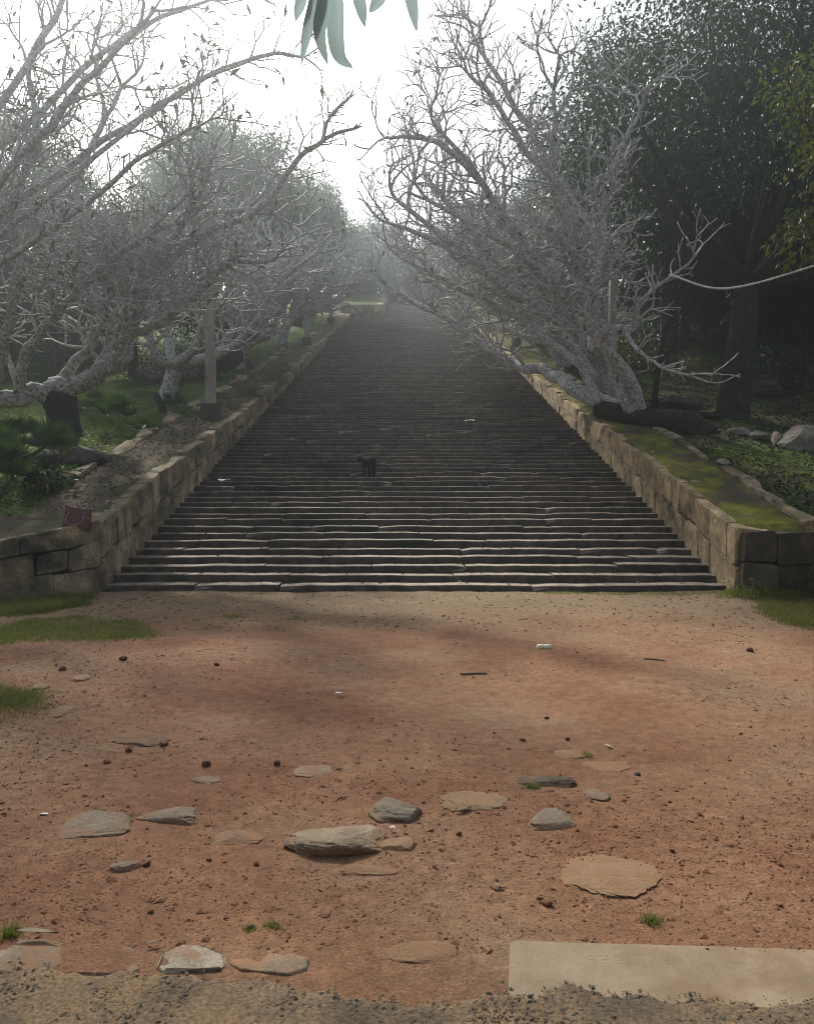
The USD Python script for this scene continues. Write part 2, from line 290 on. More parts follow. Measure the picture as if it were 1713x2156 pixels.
M['cover'] = island('ground_cover_leaf', [(0, (.09, .14, .03)), (0.6, (.16, .24, .05)), (1, (.27, .34, .085))], 0.55, 0.3, (0.35, (1.3, 1.4, .6)))
M['litter'] = island('leaf_litter', [(0, (.03, .024, .017)), (0.5, (.07, .055, .038)), (0.85, (.13, .1, .07)), (1, (.3, .27, .22))], 0.7, 0.3)
M['palm'] = island('palm_leaf', [(0, (.045, .08, .032)), (0.7, (.085, .14, .055)), (1, (.16, .22, .1))], 0.4, 0.45, (0.25, (1.2, 1.4, .6)))
M['gravel'] = island('dirt_gravel', [(0, (.16, .075, .04)), (0.3, (.25, .12, .065)), (0.6, (.32, .18, .105)), (0.8, (.38, .22, .135)), (0.94, (.45, .31, .21)), (1, (.6, .5, .4))], 0.85, 0.2)
M['road_gravel'] = island('road_chippings', [(0, (.10, .078, .055)), (0.4, (.155, .12, .085)), (0.75, (.21, .165, .12)), (1, (.34, .27, .2))], 0.8, 0.25)
M['white'] = plain('white_litter', (.75, .75, .74)); M['red'] = plain('red_wrapper', (.6, .12, .1))
M['bag'] = mottled('red_brown_leather', [(0.3, (.05, .012, .009)), (0.7, (.085, .021, .015))], 14.0, 4, 0.5, (90., .2, .002), 0, 0.4)
M['trim'] = plain('tan_leather_trim', (.22, .12, .09)); M['blue'] = plain('blue_cap', (.02, .05, .25), 0.35)
M['bottle'] = mat('clear_bottle', {'p': ('principled_bsdf', {'base_color': (.85, .92, .95), 'roughness': 0.08, 'transmission_weight': 0.85, 'ior': 1.4})}, [])
M['fur'] = mottled('black_fur', [(0.3, (.004, .004, .004)), (0.7, (.009, .0085, .0085))], 12.0, 4, 0.85, (150., .3, .004), 0, 0.1)
M['wire'] = plain('pale_twisted_wire', (.62, .6, .54), 0.6)
M['dead_leaf'] = plain('dead_leaf', (.12, .085, .04), 0.7); M['green_leaf'] = plain('fresh_green_leaf', (.36, .46, .22), 0.5); M['stick'] = plain('dry_stick', (.14, .1, .06), 0.8)
M['pod'] = plain('pale_green_pod', (.62, .66, .42), 0.5)
# the dirt: red grit in the middle, browner and finer towards the stairs, and dark damp patches
M['dirt'] = mat('red_dirt', {
    'g': ('geometry', {}), 'sx': ('separate_xyz', {}),
    'n1': ('noise_texture', {'scale': 0.55, 'detail': 9.0, 'roughness': 0.62}), 'r1': ('rgb_ramp', {'ramp': [(0.30, (.155, .072, .041)), (0.42, (.225, .112, .064)), (0.52, (.255, .143, .084)), (0.62, (.275, .175, .108)), (0.74, (.31, .212, .138))]}),
    'ny': ('noise_texture', {'scale': 0.7, 'detail': 5.0}), 'ad': ('math', {'math_type': 'multiply_add', 'value2': 3.2}), 'my': ('map_range', {'from_min': 9.3, 'from_max': 11.4, 'to_min': 0.0, 'to_max': 0.9, 'clamp': True}),
    'x1': ('mix', {'mix_type': 'mix', 'color2': (.215, .155, .095)}),
    'n2': ('noise_texture', {'scale': 90.0, 'detail': 5.0, 'roughness': 0.75}), 'm2': ('map_range', {'from_min': 0.3, 'from_max': 0.72, 'to_min': 0.55, 'to_max': 1.4}), 'x2': ('mix', {'mix_type': 'multiply', 'fac': 1.0}),
    'v': ('voronoi_texture', {'scale': 55.0}), 'n3': ('noise_texture', {'scale': 14.0, 'detail': 6.0, 'roughness': 0.7}), 'm3': ('map_range', {'from_min': 0.3, 'from_max': 0.7, 'to_min': 0.68, 'to_max': 1.24}), 'x3': ('mix', {'mix_type': 'multiply', 'fac': 1.0}),
    'hb': ('math', {'math_type': 'add'}), 'b': ('bump', {'strength': 0.8, 'distance': 0.012}), 'p': ('principled_bsdf', {'roughness': 0.95, 'specular_ior_level': 0.12})},
    [('g.position', 'sx.vector'), ('g.position', 'n1.vector'), ('n1.fac', 'r1.fac'), ('g.position', 'ny.vector'), ('ny.fac', 'ad.value1'), ('sx.y', 'ad.value3'), ('ad.value', 'my.value'), ('my.result', 'x1.fac'), ('r1.color', 'x1.color1'),
     ('g.position', 'n2.vector'), ('n2.fac', 'm2.value'), ('x1.color', 'x2.color1'), ('m2.result', 'x2.color2'), ('g.position', 'n3.vector'), ('n3.fac', 'm3.value'), ('x2.color', 'x3.color1'), ('m3.result', 'x3.color2'),
     ('n2.fac', 'hb.value1'), ('n3.fac', 'hb.value2'), ('hb.value', 'b.height'), ('b.normal', 'p.normal'), ('x3.color', 'p.base_color')])
M['road'] = mottled('worn_road', [(0.28, (.064, .053, .040)), (0.42, (.108, .085, .061)), (0.53, (.165, .118, .074)), (0.68, (.22, .143, .085))], 2.6, 9, 0.97, (75., .5, .01), 0, 0.05)

# ------------------------------------------------------------------ lie of the land
Y0, SLOPE, TREAD = 11.26, 0.2749, 0.349
RISE = SLOPE * TREAD
XL, XR = -4.22, 4.45
NSTEP = 197
Y_NARROW, X_NARROW = 62.0, -1.77
def inc(y): return (np.asarray(y, float) - Y0) * SLOPE
def Hw(y): return np.interp(y, [10.5, 14, 18, 22, 32, 62], [0.97, 0.97, .84, .66, .46, .42])
def wall_top(y): return inc(y) + Hw(y)
def plane(y):
    y = np.asarray(y, float); return np.where(y < 80, wall_top(np.minimum(y, 80)), wall_top(80) + (y - 80) * 0.06)
def front_left(x): return np.where(x > -7.5, 11.2 + (x - XL) * 0.80, 8.6 + (x + 7.5) * 0.1)
def land_left(x, y):
    d = np.clip((-x - 5.6) / 4, 0, 1)
    return plane(y) - 0.06 + d * (0.22 * noise2(x, y, 3, 4, 0.25)) + 0.05 * noise2(x, y, 8, 3, 1.1) * np.clip((-x - 5.2) / 1, 0, 1) + 0.10 * np.clip(-x - 14, 0, 40)
def land_right(x, y):
    d = np.clip((x - 5.4) / 3, 0, 1)
    h = plane(y) - 0.06 + d * (0.28 * noise2(x, y, 5, 4, 0.3) + 0.06) + 0.06 * noise2(x, y, 18, 3, 1.2) * np.clip((x - 5.2) / 1, 0, 1) + 0.12 * np.clip(x - 12, 0, 40)
    return h * sstep(10.6, 11.5, np.asarray(y) + 0.25 * noise1(x, 4, 0.8)) - 0.05
def land(x, y):
    return float(land_left(np.array([x]), np.array([y]))[0]) if x < 0 else float(land_right(np.array([x]), np.array([y]))[0])
def ground_z(x, y):
    return (.25 + .75 * sstep(2.55, 3.8, y)) * (0.030 * noise2(x, y, 11, 4, 0.7) + 0.012 * noise2(x, y, 12, 3, 4.0) + 0.003 * noise2(x, y, 13, 2, 22.0))

def stretch(a, b, step, far, n):
    core = np.arange(a, b + step / 2, step)
    lo = a - np.geomspace(step * 2, far, n)[::-1]; hi = b + np.geomspace(step * 2, far, n)
    return np.concatenate([lo, core, hi])
gx, gy = stretch(-6.5, 6.5, 0.055, 420, 34), stretch(1.2, 11.6, 0.05, 420, 34)
X, Y = np.meshgrid(gx, gy); Z = ground_z(X, Y) * (np.hypot(X, Y - 6) < 40)
Z = Z - 0.016 * sstep(2.52, 2.3, Y)
Z[(Y > 13)] = -0.3
top('ground', (np.stack([X.ravel(), Y.ravel(), Z.ravel()], 1), grid_faces(len(gx), len(gy))), M['dirt'], 'open reddish dirt ground in front of the stairs', kind='structure', smooth=True)

def hill(side):
    xs = np.concatenate([np.arange(0, 9, 0.14), 9 + np.geomspace(0.2, 130, 46)])
    vs = np.concatenate([np.arange(0, 22, 0.15), 22 + np.geomspace(0.3, 170, 60)])
    U, V = np.meshgrid(xs, vs)
    if side < 0:
        Xh = -5.05 - U; Yh = np.maximum(front_left(Xh) + 0.35, -30) + V; Zh = land_left(Xh, Yh)
    else:
        Xh = 5.3 + U; Yh = 10.5 + V; Zh = land_right(Xh, Yh)
    f = grid_faces(len(xs), len(vs))
    if side < 0: f = f[:, ::-1]
    return np.stack([Xh.ravel(), Yh.ravel(), Zh.ravel()], 1), f
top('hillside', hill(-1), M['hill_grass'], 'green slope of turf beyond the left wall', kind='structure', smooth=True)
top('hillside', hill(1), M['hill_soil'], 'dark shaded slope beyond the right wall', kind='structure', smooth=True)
# hill behind the head of the stairs
xs, ys = np.linspace(-5.6, 5.8, 24), np.concatenate([np.linspace(Y0 + NSTEP * TREAD - 0.3, 110, 30), np.geomspace(112, 300, 14)])
X, Y = np.meshgrid(xs, ys); Z = inc(Y0 + NSTEP * TREAD) + (Y - ys[0]) * 0.07 + 0.25 * noise2(X, Y, 31, 3, 0.4)
top('hilltop', (np.stack([X.ravel(), Y.ravel(), Z.ravel()], 1), grid_faces(24, len(ys))), M['hill_grass'], 'ground at the head of the stairs', kind='structure', smooth=True)

# ------------------------------------------------------------------ road edge and kerbs
xe = np.concatenate([np.linspace(-30, -2.2, 20), np.arange(-2.18, 2.2, 0.014), np.linspace(2.22, 30, 20)])
kn = [(-60, 2040), (0, 2030), (150, 2040), (330, 2052), (480, 2058), (620, 2080), (760, 2100), (870, 2118), (980, 2100), (1060, 2092), (1120, 2098), (1160, 2086), (1200, 2062), (1235, 2082), (1330, 2098), (1450, 2108), (1560, 2112), (1640, 2100), (1760, 2110)]
kp = np.array([G(a, b)[:2] for a, b in kn])
edge = np.interp(xe, kp[:, 0], kp[:, 1]) + 0.018 * noise1(xe, 2, 9) + 0.014 * noise1(xe, 3, 26) + 0.01 * noise1(xe, 4, 60)
tt = np.concatenate([np.array([-22, -12, -6, -3, -1, 0.2, 0.8]), np.linspace(1.2, 1.9, 12)[:-1]])
rows = [np.full_like(xe, t) for t in tt] + [1.9 + (edge - 1.9) * u for u in np.linspace(0, 1, 40)]
Yr = np.array(rows); Xr = np.broadcast_to(xe, Yr.shape)
Zr = 0.009 + 0.004 * noise2(Xr, Yr, 41, 3, 9.0) + 0.004 * np.abs(noise2(Xr, Yr, 42, 3, 40.0))
Zr[-1] = -0.03; Zr[-2] -= 0.006; Zr[-3] -= .003
top('road', (np.stack([Xr.ravel(), Yr.ravel(), Zr.ravel()], 1), grid_faces(len(xe), len(rows))), M['road'], 'worn gravelly grey road edge along the bottom', kind='structure', smooth=True)

def slab(pts_top, zt, zb, seed, cham=0.012, sub=3, rough=0.004):
    p = [(*q[:2], zb) for q in pts_top] + [(*q[:2], zt) for q in pts_top]
    return block(p, seed, cham, 0.002, sub, rough)
kz = 0.006
kerb = thing('kerb_slab', 'long pale concrete kerb slab at the edge of the road, faint marks on top', 'kerb', G(1390, 2040))
kr = G(1390, 2040)
q = [G(1070, 2150, kz), G(1790, 2160, kz), G(1740, 1999, kz), G(1073, 1980, kz)]
part(kerb, 'slab', slab(q, kz, -0.09, 5, 0.014, 5, 0.0022), M['concrete'], 35, rel=kr)
a0, a1 = G(1235, 2029, kz), G(1420, 2034, kz)
try:
    tm = meshkit.text_mesh('S30CJG', 0.05)
    tv, tf, _ = meshkit.arrays(tm)
    w = tv[:, 0].max() - tv[:, 0].min(); k = (a1[0] - a0[0]) / w
    th = tv[:, 2].max() - tv[:, 2].min()
    tv2 = np.stack([(tv[:, 0] - tv[:, 0].min()) * k + a0[0], tv[:, 1] + a0[1], kz - 0.0027 + (tv[:, 2] - tv[:, 2].min()) / max(th, 1e-6) * 0.0016], 1)
    part(kerb, 'lettering', (tv2, tf), M['concrete'], rel=kr, label='faint worn raised characters')
except Exception as e:
    print('text', e)
for k, (pts, lab, m, zt) in enumerate([([(-60, 2050), (292, 2052), (296, 1992), (-60, 1970)], 'rough grey brown kerb stone flush with the dirt at the left picture edge', 'kerb_old', .003),
                             ([(325, 2046), (478, 2040), (470, 1992), (345, 1990)], 'short pale grey kerb stone between dirt and road', 'kerb_pale', .006),
                             ([(482, 2042), (640, 2052), (650, 2012), (490, 1998)], 'low tan kerb stone half buried beside the pale grey one', 'kerb_old', -.002)]):
    v, f = slab([G(a, b, zt) for a, b in pts], zt, -0.08, 20 + k, 0.035, 5, 0.03)
    top('kerb_stone', (v, f), M[m], lab, 'kerb stone', smooth=True)

# ------------------------------------------------------------------ gravel on the dirt and on the road
OCT = np.array([[1, 0, 0], [0, 1, 0], [-1, 0, 0], [0, -1, 0], [0, 0, 1], [0, 0, -1.0]])
OCF = np.array([[0, 1, 4], [1, 2, 4], [2, 3, 4], [3, 0, 4], [1, 0, 5], [2, 1, 5], [3, 2, 5], [0, 3, 5]])
def pebbles(x, y, z, s, rg):
    n = len(x)
    v = OCT[None] * (1 + rg.uniform(-.35, .35, (n, 6, 1))) + rg.normal(0, .12, (n, 6, 3))
    v = v * np.stack([s * rg.uniform(.8, 1.4, n), s * rg.uniform(.7, 1.2, n), s * rg.uniform(.3, .6, n)], 1)[:, None]
    th = rg.uniform(0, 2 * np.pi, n); c, sn = np.cos(th), np.sin(th)
    vx = v[..., 0] * c[:, None] - v[..., 1] * sn[:, None]; vy = v[..., 0] * sn[:, None] + v[..., 1] * c[:, None]
    v = np.stack([vx + x[:, None], vy + y[:, None], v[..., 2] + z[:, None]], -1)
    return v.reshape(-1, 3), (OCF[None] + 6 * np.arange(n)[:, None, None]).reshape(-1, 3)
rg = np.random.default_rng(21)
n = 62000
yy = 2.55 * (11.2 / 2.55) ** rg.uniform(0, 1, n); xx = rg.uniform(-.56, .56, n) * yy
s = np.clip(rg.lognormal(math.log(.0030), .55, n) * (.75 + .08 * yy), .0014, .017)
keep = (noise2(xx, yy, 77, 4, 0.9) * 1.5 + rg.uniform(-.6, .6, n) > 0) & ((yy < 9.2) | (rg.random(n) < .4))
xx, yy, s = xx[keep], yy[keep], s[keep]
top('gravel', pebbles(xx, yy, ground_z(xx, yy) + s * .15, s, rg), M['gravel'], 'fine reddish grit and gravel strewn over the dirt', 'gravel', kind='stuff')
n = 17000
yy = rg.uniform(1.95, 2.75, n); xx = rg.uniform(-1.6, 1.6, n)
e = np.interp(xx, xe, edge); keep = (yy < e + rg.normal(0, .015, n)) & (noise2(xx, yy, 78, 3, 4.0) + rg.uniform(-.5, .6, n) > 0)
xx, yy = xx[keep], yy[keep]; s = np.clip(rg.lognormal(math.log(.0038), .45, len(xx)), .002, .011)
top('road_gravel', pebbles(xx, yy, 0.009 + s * .1, s, rg), M['road_gravel'], 'grey chippings loose on the worn road edge', 'gravel', kind='stuff')

# ------------------------------------------------------------------ stones sunk in the dirt
ROCKS = [ # centre x, y, half width, half height (picture units), material, relief, label
    (285, 1557, 78, 17, 'rock_dark', .05, 'long dark layered stone sunk in the dirt nearest the left grass'),
    (192, 1745, 82, 32, 'rock_grey', .06, 'greenish grey flat stone with a tuft of grass at its right end'),
    (360, 1722, 74, 21, 'rock_grey', .055, 'cracked grey flat stone right of the greenish grey one'),
    (500, 1762, 74, 15, 'rock_grey', .045, 'long narrow grey stone bar sunk in the dirt'),
    (716, 1772, 104, 40, 'rock_pale', .13, 'largest pale angular stone with a rough broken front'),
    (836, 1712, 66, 29, 'rock_grey', .10, 'smooth grey stone just behind the largest pale one'),
    (842, 1779, 40, 14, 'rock_tan', .05, 'small layered tan stone right of the largest pale one'),
    (782, 1830, 66, 13, 'rock_tan', .02, 'flat dusty tan stone below the largest pale one'),
    (1002, 1690, 72, 22, 'rock_tan', .03, 'flat dusty tan stone with a curled dead leaf at its left'),
    (1146, 1650, 64, 19, 'rock_dark', .07, 'dark brown ridged stone with grass sprouting at its foot'),
    (1160, 1735, 54, 27, 'rock_grey', .085, 'rounded bluish grey stone alone in the right dirt'),
    (1278, 1845, 108, 48, 'rock_tan', .04, 'largest smooth tan flagstone with a curved crack'),
    (268, 1828, 34, 12, 'rock_grey', .04, 'small grey stone with a dark clod against its right end'),
    (658, 1628, 40, 12, 'rock_pale', .02, 'pale flush stone alone in the middle of the dirt'),
    (1196, 1588, 40, 14, 'rock_tan', .03, 'pinkish stone with a dark tuft on its right side'),
    (1272, 1610, 50, 12, 'rock_tan', .015, 'brown flush stone below the fallen green leaf'),
    (131, 1497, 23, 14, 'rock_pale', .05, 'white stone at the right edge of the lower left grass'),
    (84, 1447, 20, 6, 'rock_pale', .03, 'small white stone on top of the lower left grass'),
    (174, 1428, 18, 7, 'rock_pale', .04, 'small white stone just above the lower left grass'),
    (1046, 1867, 16, 9, 'rock_grey', .03, 'small grey pebble left of the largest tan flagstone'),
    (890, 2008, 70, 26, 'rock_tan', .02, 'flat tan stone left of the concrete kerb slab'),
    (1256, 1678, 26, 11, 'rock_grey', .03, 'pair of low grey stone ridges in the right dirt'),
    (432, 1647, 30, 8, 'rock_grey', .018, 'grey flush stone under a round clod'),
    (975, 1712, 26, 8, 'dead_leaf', .006, None)]
for k, (cx, cy, hw, hh, m, rel, lab) in enumerate(ROCKS):
    if lab is None: continue
    c, l, b, t = G(cx, cy), G(cx - hw, cy), G(cx, cy + hh), G(cx, cy - hh)
    sx, sy = abs(c[0] - l[0]), abs(t[1] - b[1]) / 2 * (0.8 if rel > .06 else 0.92)
    cz = float(ground_z(np.array([c[0]]), np.array([c[1]]))[0])
    flat = rel < .035
    v, f = rock((c[0], c[1], cz), (sx * 1.0, sy * 1.02, rel * .52), 100 + k * 7, 5 if hw > 70 else 4, 0.34 if flat else 0.30, 3 if flat else 6, 0, 0.55 if not flat else 0.52)
    top('stone', (v, f), M[m.replace('rock', 'dust')], lab, 'stone', smooth=28)
CLODS = [(316, 1922, 10), (527, 1952, 9), (583, 1615, 13), (432, 1617, 17), (309, 1825, 12), (540, 1822, 10), (440, 1812, 9), (226, 1610, 12), (1046, 1852, 6), (1415, 1795, 8), (1150, 1513, 8), (1578, 1373, 13), (1340, 1630, 10), (1195, 1560, 8), (800, 1608, 5), (1100, 1560, 9), (965, 1758, 9), (960, 1995, 7), (1640, 1910, 10), (1150, 1905, 16), (345, 1572, 13), (270, 1584, 11), (130, 1412, 12), (260, 1393, 12), (456, 1405, 9)]
CLOD_LABELS = ['dark clod above the gap between the lower left kerb stones', 'rounded clod above the low tan kerb stone', 'dark clod left of the pale flush stone in mid dirt', 'largest rounded clod just above the grey flush stone', 'dark clod against the right end of the small grey stone',
    'dark clod below the long narrow stone bar', 'small clod between the small grey stone and the stone bar', 'dark clod below the left end of the long layered stone', 'tiny clod by the grey pebble left of the largest flagstone', 'small clod above the right part of the largest flagstone',
    'lone clod in the empty dirt far above the dark ridged stone', 'dark clod at the far right below the sunny grass', 'dark clod at the right end of the brown flush stone', 'small clod just above the pinkish stone', 'tiny clod right of the pale flush stone',
    'clod up and left of the pinkish stone', 'reddish clod right of the small layered tan stone', 'small clod at the right end of the tan stone near the slab', 'clod above the right end of the concrete slab', 'reddish clod below the left end of the largest flagstone',
    'clod touching the right end of the long layered stone', 'clod in front of the middle of the long layered stone', 'clod up and left of the upper small white stone', 'clod right of the upper small white stone by the grass', 'lone clod between the left grass and the straight dry stick']
for k, (cx, cy, r) in enumerate(CLODS):
    c = G(cx, cy); s = .7 * r / FPX * c[1]
    v, f = rock((c[0], c[1], float(ground_z(np.array([c[0]]), np.array([c[1]]))[0])), (s, s * .8, s * .7), 400 + k, 2, .3, 4, k, .25)
    top('clod', (v, f), M['rock_dark'] if k in (1, 12) else M['clod'], CLOD_LABELS[k], 'clod', 'dark clods scattered over the dirt', smooth=25)

# ------------------------------------------------------------------ staircase
stairs = thing('staircase', 'broad ancient stairway of long dark stone steps climbing between two walls', 'staircase', (0, Y0, 0))
SO = np.array([0, Y0, 0.0])
def step_stone(x0, x1, y, z, d, h, seed, nseg, fine=True):
    rg = np.random.default_rng(seed)
    L = x1 - x0
    u = np.linspace(0, 1, nseg + 1)
    if fine: u[1:-1] += rg.uniform(-.25, .25, nseg - 1) / nseg
    x = x0 + L * u
    prof = np.array([[0.0, -h], [-.004, -h * .55], [0.0, -.03], [.004, -.008], [.014, 0.0], [.13, .003], [d, -.004], [d, -h]]) if fine else np.array([[0, -h], [0, -.02], [.015, 0.0], [d, 0.0]])
    n = len(prof)
    dy = .010 * noise1(x, seed % 97, 2.2) + .009 * noise1(x, seed % 89, 7.0); dz = .006 * noise1(x, seed % 83, 1.7) + .005 * noise1(x, seed % 79, 6.0)
    tilt = rg.normal(0, .008); yaw = rg.normal(0, .010); roll = rg.normal(0, .006)
    uc = (u - .5)
    V = np.zeros((nseg + 1, n, 3)); V[..., 0] = x[:, None]
    wgt = np.exp(-prof[:, 0] / .12)
    V[..., 1] = y + prof[:, 0][None] + (dy + yaw * uc)[:, None] * wgt[None]
    V[..., 2] = z + prof[:, 1][None] + (dz + roll * uc)[:, None] * (prof[:, 1] > -h * .9)[None] + (tilt * (prof[:, 0] - .17) * (prof[:, 1] > -.05))[None]
    r = .006 + .014 * rg.random()
    for e in (0, nseg): V[e, :, 1] += r * wgt; V[e, :, 2] -= r * .4 * (prof[:, 1] > -.05)
    if fine and rg.random() < .35:
        e = rg.choice([0, nseg]); V[e, 2:6, 1] += .03; V[e, 3:6, 2] -= .018
    f = []
    for i in range(nseg):
        for j in range(n - 1):
            a, b, c, e = i * n + j, i * n + j + 1, (i + 1) * n + j + 1, (i + 1) * n + j
            f += [[a, c, b], [a, e, c]]
    o = nseg * n
    for j in range(1, n - 1): f += [[0, j, j + 1], [o, o + j + 1, o + j]]
    return V.reshape(-1, 3), np.array(f)
rs = np.random.default_rng(5)
count, far = 0, []
yoff = 0
for k in range(NSTEP):
    y, z = Y0 + k * TREAD + rs.normal(0, .012) * (k > 0), (k + 1) * RISE + rs.normal(0, .004)
    xa, xb = (XL - .1, XR + .1) if y < Y_NARROW else (X_NARROW - .05, XR + .1)
    x = xa; 
    while x < xb - 1e-6:
        L = float(np.clip(rs.lognormal(math.log(1.55), .5), .45, 3.8))
        if xb - (x + L) < .4: L = xb - x
        gap = rs.uniform(.004, .012)
        fine = count < 300
        sd_ = rs.integers(1, 10 ** 6)
        ms = step_stone(x + gap, x + L - gap, y, z + rs.normal(0, .006), TREAD + .1, RISE + .06, int(sd_), (max(4, int(L / .22)) if k < 26 else max(3, int(L / .5))) if fine else max(2, int(L / .7)), fine)
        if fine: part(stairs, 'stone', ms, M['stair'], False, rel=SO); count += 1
        else: far.append(ms)
        x += L
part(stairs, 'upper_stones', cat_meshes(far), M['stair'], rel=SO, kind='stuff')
yt = Y0 + NSTEP * TREAD
cv = np.array([[a, b, c] for b, c in ((Y0 + .1, -.1), (Y0 + .1, RISE - .08), (yt, inc(yt) - .06), (yt, inc(yt) - 3)) for a in (XL - .1, XR + .1)])
part(stairs, 'earth_core', (cv, np.array([[0, 2, 3], [0, 3, 1], [2, 4, 5], [2, 5, 3], [4, 6, 7], [4, 7, 5]])[:, ::-1]), M['joint'], rel=SO)

rg = np.random.default_rng(66); n = 1500; kk = np.minimum((rg.exponential(28, n)).astype(int), 150); x = rg.uniform(XL + .1, XR - .1, n)
top('step_litter', leaf_cards(np.stack([x, Y0 + kk * TREAD + rg.uniform(.06, TREAD - .02, n), (kk + 1) * RISE + .012], 1), np.stack([rg.normal(size=n), rg.normal(size=n), rg.normal(0, .15, n)], 1), rg.normal(0, .3, (n, 3)) + [0, 0, 1], rg.uniform(.03, .09, n), rg.uniform(.02, .045, n)), M['litter'], 'dry leaves caught on the treads of the steps', 'leaf litter', kind='stuff')
# ------------------------------------------------------------------ the two walls
rw = np.random.default_rng(9)
def side_wall(root, rel, x, sgn, y_from, y_to, mat_):
    """two courses of hewn blocks along the stairs; sgn = -1 left, +1 right"""
    tk = .42
    for c in range(2):
        y = y_from
        while y < y_to:
            L = float(np.clip(rw.lognormal(math.log(.62), .4), .28, 1.4)) * (1 if y < 30 else 1.7)
            ye = min(y + L, y_to)
            if y_to - ye < .3: ye = y_to
            def zz(yq, t):      # t 0 bottom, 1 the joint, 2 the top
                b, tp = float(inc(yq)) - .35, float(wall_top(yq)); mid = float(inc(yq)) + Hw(yq) * .46
                return (b, mid, tp)[t]
            o = rw.normal(0, .012); g = .012
            xf, xb = x - sgn * (0) + sgn * o * 0 - sgn * rw.uniform(0, .028), x + sgn * tk
            ja, jb = rw.normal(0, .016), rw.normal(0, .016)
            tz = rw.normal(-.03, .02) if c == 1 else 0
            c8 = [(xf, y + g, zz(y, c) + g * (c > 0) + ja), (xb, y + g, zz(y, c) + ja), (xb, ye - g, zz(ye, c) + jb), (xf, ye - g, zz(ye, c) + g + jb),
                  (xf, y + g, zz(y, c + 1) - g + tz), (xb, y + g, zz(y, c + 1) - g + tz), (xb, ye - g, zz(ye, c + 1) - g + tz), (xf, ye - g, zz(ye, c + 1) - g + tz)]
            part(root, 'block', block(c8, int(rw.integers(1e6)), .034, .014, 3 if y < 16 else 2 if y < 26 else 1, .026), mat_, 30, rel=rel)
            y = ye
def strip(xa, xb, ys, zf, nx=12, amp=.025, seed=0, skirt=.5):
    xs = np.linspace(0, 1, nx); U, Yq = np.meshgrid(xs, ys)
    Xq = xa + (xb - xa) * U + .05 * noise2(Yq, U * 3, seed + 2, 3, 2.6) * (np.abs(U - .5) * 2) ** 4; Zq = zf(Yq) + amp * noise2(Xq, Yq, seed, 4, 2.2) * np.clip(np.minimum(U, 1 - U) * 8, 0.15, 1)
    Zq[0] -= .10; Zq[:, 0] -= .07; Zq[:, -1] -= .07
    v = np.stack([Xq.ravel(), Yq.ravel(), Zq.ravel()], 1); f = grid_faces(nx, len(ys))
    return v, f if xb > xa else f[:, ::-1]
ysw = np.concatenate([np.arange(11.3, 30, .12), np.arange(30, 82, .5)])
lw = thing('stone_wall', 'long grey brown block wall left of the stairs, flaring out at its foot', 'wall', (XL, 11.2, 0)); LO = np.array([XL, 11.2, 0])
side_wall(lw, LO, XL, -1, 11.25, 62.0, M['wall_left'])
part(lw, 'ledge', strip(XL - .13, -5.5, ysw[ysw < 62.2], lambda y: wall_top(y) - .012, 14, .03, 51), M['ledge'], True, rel=LO, label='earth covered top of the wall')
def face_run(root, rel, pts, z_of, courses, mat_, thick=.42, first=0, lens=(.42, .85)):
    """blocks along a polyline (plan), front to the right hand of travel"""
    pts = np.asarray(pts, float); seg = np.linalg.norm(np.diff(pts, axis=0), axis=1); cum = np.concatenate([[0], np.cumsum(seg)])
    at = lambda s: np.array([np.interp(s, cum, pts[:, 0]), np.interp(s, cum, pts[:, 1])])
    for c in range(courses):
        s = first * (c % 2)
        s0 = 0
        while s0 < cum[-1] - 1e-6:
            L = rw.uniform(*lens); s1 = min(s0 + L, cum[-1])
            if cum[-1] - s1 < .25: s1 = cum[-1]
            a, b = at(s0), at(s1); d = unit(b - a); nrm = np.array([-d[1], d[0]])
            g = .014; a2, b2 = a + d * g, b - d * g; push = nrm * rw.uniform(-.03, .012)
            a2, b2 = a2 - push, b2 - push
            za, zb = z_of(a[0], a[1]), z_of(b[0], b[1])
            lo, hi = -.15 if c == 0 else c / courses, (c + 1) / courses
            j = rw.normal(0, .012, 4)
            c8 = [(*a2, za * lo + g + j[0]), (*(a2 + nrm * thick), za * lo + j[0]), (*(b2 + nrm * thick), zb * lo + j[1]), (*b2, zb * lo + g + j[1]),
                  (*a2, za * hi - g + j[2] * (hi < 1)), (*(a2 + nrm * thick), za * hi - g), (*(b2 + nrm * thick), zb * hi - g), (*b2, zb * hi - g + j[3] * (hi < 1))]
            part(root, 'block', block(c8, int(rw.integers(1e6)), .036, .014, 3, .03), mat_, 30, rel=rel)
            s0 = s1
flare = [(-9.5, 7.9), (-7.0, 9.0), (-5.2, 10.42), (XL - .02, 11.27)]
face_run(lw, LO, flare, lambda x, y: float(wall_top(y)) + .03, 3, M['wall_left'])
# earth behind the flare
ptsf = np.array(flare); sx = np.linspace(0, 1, 40)
fx = np.interp(sx, np.linspace(0, 1, 4), ptsf[:, 0]); fy = np.interp(sx, np.linspace(0, 1, 4), ptsf[:, 1])
rowsv = []
for t in np.linspace(.02, 1.0, 12):
    yy = fy + t * (np.maximum(11.6, fy + 1.2) - fy); rowsv.append(np.stack([fx - .35 * t * (fx > -5.6), yy, wall_top(yy) - .02 + .025 * noise2(fx, yy, 61, 3, 2.0)], 1))
part(lw, 'ledge', (np.vstack(rowsv), grid_faces(40, 12)), M['ledge'], True, rel=LO, label='earth covered top of the flared end')

